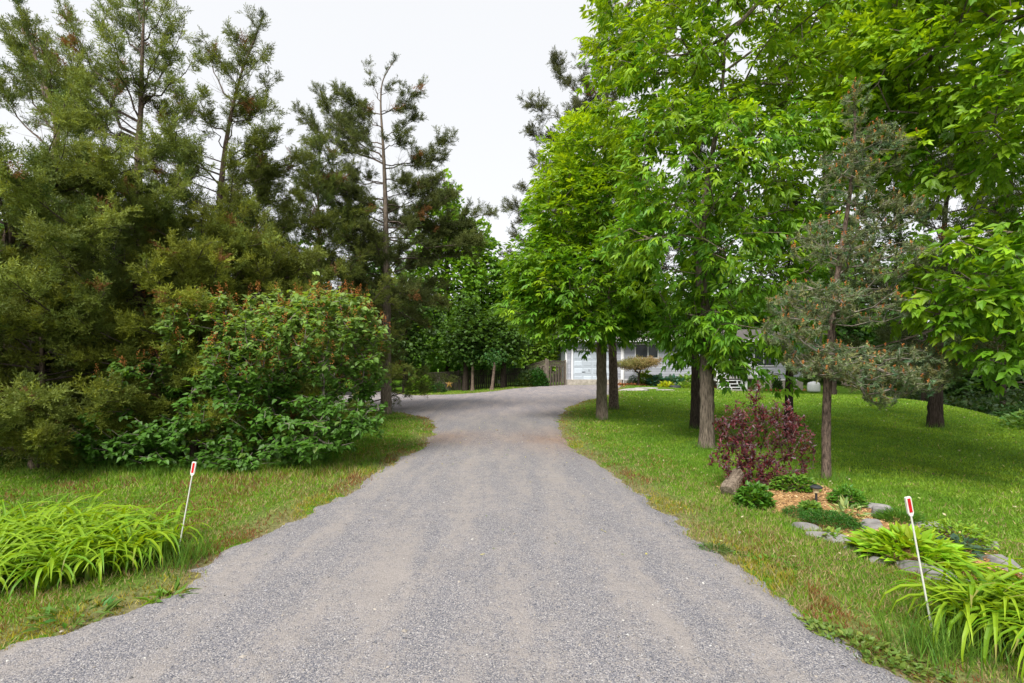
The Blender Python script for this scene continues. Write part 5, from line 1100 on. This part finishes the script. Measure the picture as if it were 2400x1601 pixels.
# ================================================================== LILAC
r = np.random.default_rng(601); lc = (-4.3, 8.0, 0.)
t = thing('lilac_bush', 'big lilac bush with brown spent flower heads in front of the cedars', 'shrub', lc)
bl = [(760, 790, 8.0, 140, 110, .9), (600, 830, 7.9, 120, 110, .9), (500, 770, 8.2, 110, 90, .8), (420, 740, 8.8, 90, 60, .6), (330, 890, 8.0, 70, 70, .6), (300, 1010, 7.8, 120, 80, .7), (430, 1040, 7.6, 150, 60, .6), (620, 1050, 7.5, 150, 50, .6),
      (730, 1000, 7.5, 130, 80, .8), (820, 960, 7.8, 80, 70, .7), (860, 820, 8.2, 60, 100, .6), (560, 930, 7.7, 130, 80, .7), (800, 730, 8.2, 90, 60, .7), (650, 720, 8.2, 90, 40, .6), (250, 1050, 7.9, 60, 40, .4)]
T = blob_points(bl, 1500, r, .35); T[:, 2] = np.maximum(T[:, 2], .12)
stems = []
for k in range(12):
    a = (lc[0]+r.normal(0, .7), lc[1]+r.normal(.3, .25)); stems += [(a[0], a[1], z_) for z_ in (0.0, .25, .5)]
pos, par, ends, nr_ = grow(stems, T, r, step=.3, jit=.15, sag=-.03); V, Fs = net_mesh(pos, par, nr_, r0=.0034, rmax=.03); link('branches', make_mesh('branches', V, Fs), M['twig_gray'], t, 'stuff')
E = pos[ends]; pd = nrm(E-pos[par[ends]]); n = len(E); K = 14; P = np.repeat(E, K, axis=0)-np.repeat(pd, K, axis=0)*r.uniform(0, .34, (n*K, 1)); d = nrm(np.repeat(pd, K, axis=0)*.35+rdir(n*K, r)*np.array([1, 1, .4])+np.array([0, -.25, -.38])); P = P+d*.035
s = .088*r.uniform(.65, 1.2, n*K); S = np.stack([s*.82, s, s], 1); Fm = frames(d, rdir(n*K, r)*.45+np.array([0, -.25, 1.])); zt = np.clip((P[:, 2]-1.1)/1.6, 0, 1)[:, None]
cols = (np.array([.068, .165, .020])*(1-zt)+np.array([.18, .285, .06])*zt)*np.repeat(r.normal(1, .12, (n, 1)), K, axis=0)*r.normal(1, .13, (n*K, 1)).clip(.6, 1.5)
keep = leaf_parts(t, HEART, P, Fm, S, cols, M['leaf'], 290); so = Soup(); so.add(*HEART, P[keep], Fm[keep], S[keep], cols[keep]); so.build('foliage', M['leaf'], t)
hi = E[(E[:, 2] > 1.15) & (r.random(n) < .5)]; m = len(hi); K = 34; u = r.random((m*K, 1)); P = np.repeat(hi, K, axis=0)+np.array([0, -.03, .03])+u*np.array([[0, 0, .15]])+r.normal(0, .022, (m*K, 3))*(1.3-u); so = Soup()
so.add(*QUAD, P, frames(rdir(m*K, r), rdir(m*K, r)), np.stack([np.full(m*K, .010), np.full(m*K, .018), np.full(m*K, .01)], 1), vary((.40, .16, .05), m*K, .25, r)); so.build('spent_flowers', M['petal'], t)

# ================================================================== PURPLE SHRUB
r = np.random.default_rng(701); c = hill(1775, 1150); t = thing('purple_shrub', 'airy purple leafed shrub rising from the garden bed', 'shrub', c)
bl = [(1770, 920, c.y, 16, 35, .10), (1765, 965, c.y, 45, 45, .28), (1715, 990, c.y, 35, 50, .28), (1825, 985, c.y, 40, 55, .28), (1780, 1040, c.y, 78, 50, .36), (1722, 1065, c.y-.1, 55, 45, .3), (1870, 1020, c.y, 30, 55, .28), (1800, 1100, c.y-.1, 75, 35, .3), (1692, 1030, c.y+.1, 15, 60, .2), (1885, 1070, c.y, 22, 45, .2), (1765, 1115, c.y-.15, 50, 22, .2)]
T = blob_points(bl, 500, r, .05); roots = [(c.x+r.normal(0, .05), c.y+r.normal(0, .05), z_) for z_ in np.linspace(0, .25, 12)]
pos, par, ends, nr_ = grow(roots, T, r, step=.12, jit=.1, sag=-.02); V, Fs = net_mesh(pos, par, nr_, r0=.0018, rmax=.014); link('branches', make_mesh('branches', V, Fs), M['twig'], t, 'stuff')
E = pos[ends]; pd = nrm(E-pos[par[ends]]+np.array([0, 0, .06])); n = len(E); K = 11; P = np.repeat(E, K, axis=0)-np.repeat(pd, K, axis=0)*r.uniform(0, .16, (n*K, 1)); d = nrm(np.repeat(pd, K, axis=0)*.7+rdir(n*K, r)*.8+np.array([0, 0, .1]))
s = .052*r.uniform(.6, 1.2, n*K); cols = vary((.125, .034, .046), n*K, .35, r); red = r.random(n*K) < .18; cols[red] = cols[red]*np.array([1.35, .8, .8]); pale = r.random(n*K) < .15; cols[pale] = np.array([.20, .13, .17])
S = np.stack([s*.42, s, s], 1); Fm = frames(d, rdir(n*K, r)*.6+np.array([0, -.2, 1.])); keep = leaf_parts(t, LEAF, P, Fm, S, cols, M['leaf'], 200)
so = Soup(); so.add(*LEAF, P[keep], Fm[keep], S[keep], cols[keep]); so.build('foliage', M['leaf'], t)
mound('perennial_clump', 'low pale green plant at the lamp side of the fern patch', 'plant', B(1900, 1195), .09, .08, 160, .05, HEART, .8, (.13, .25, .04), 120)
mound('perennial_clump', 'lime green seedlings at the lower edge of the fern patch', 'plant', B(1952, 1262), .10, .07, 120, .05, HEART, .8, (.20, .31, .06), 121, stems=False)
mound('perennial_clump', 'small dark rosette left of the big hosta on the mulch', 'plant', B(2030, 1290), .13, .07, 150, .06, HEART, .8, (.07, .10, .03), 122, stems=False)
tri = 0
for me in bpy.data.meshes:
    if me.users: tri += sum(1 for _ in ())+len(me.loops)-2*len(me.polygons)
print('TRIS', tri, 'OBJS', len(bpy.data.objects))
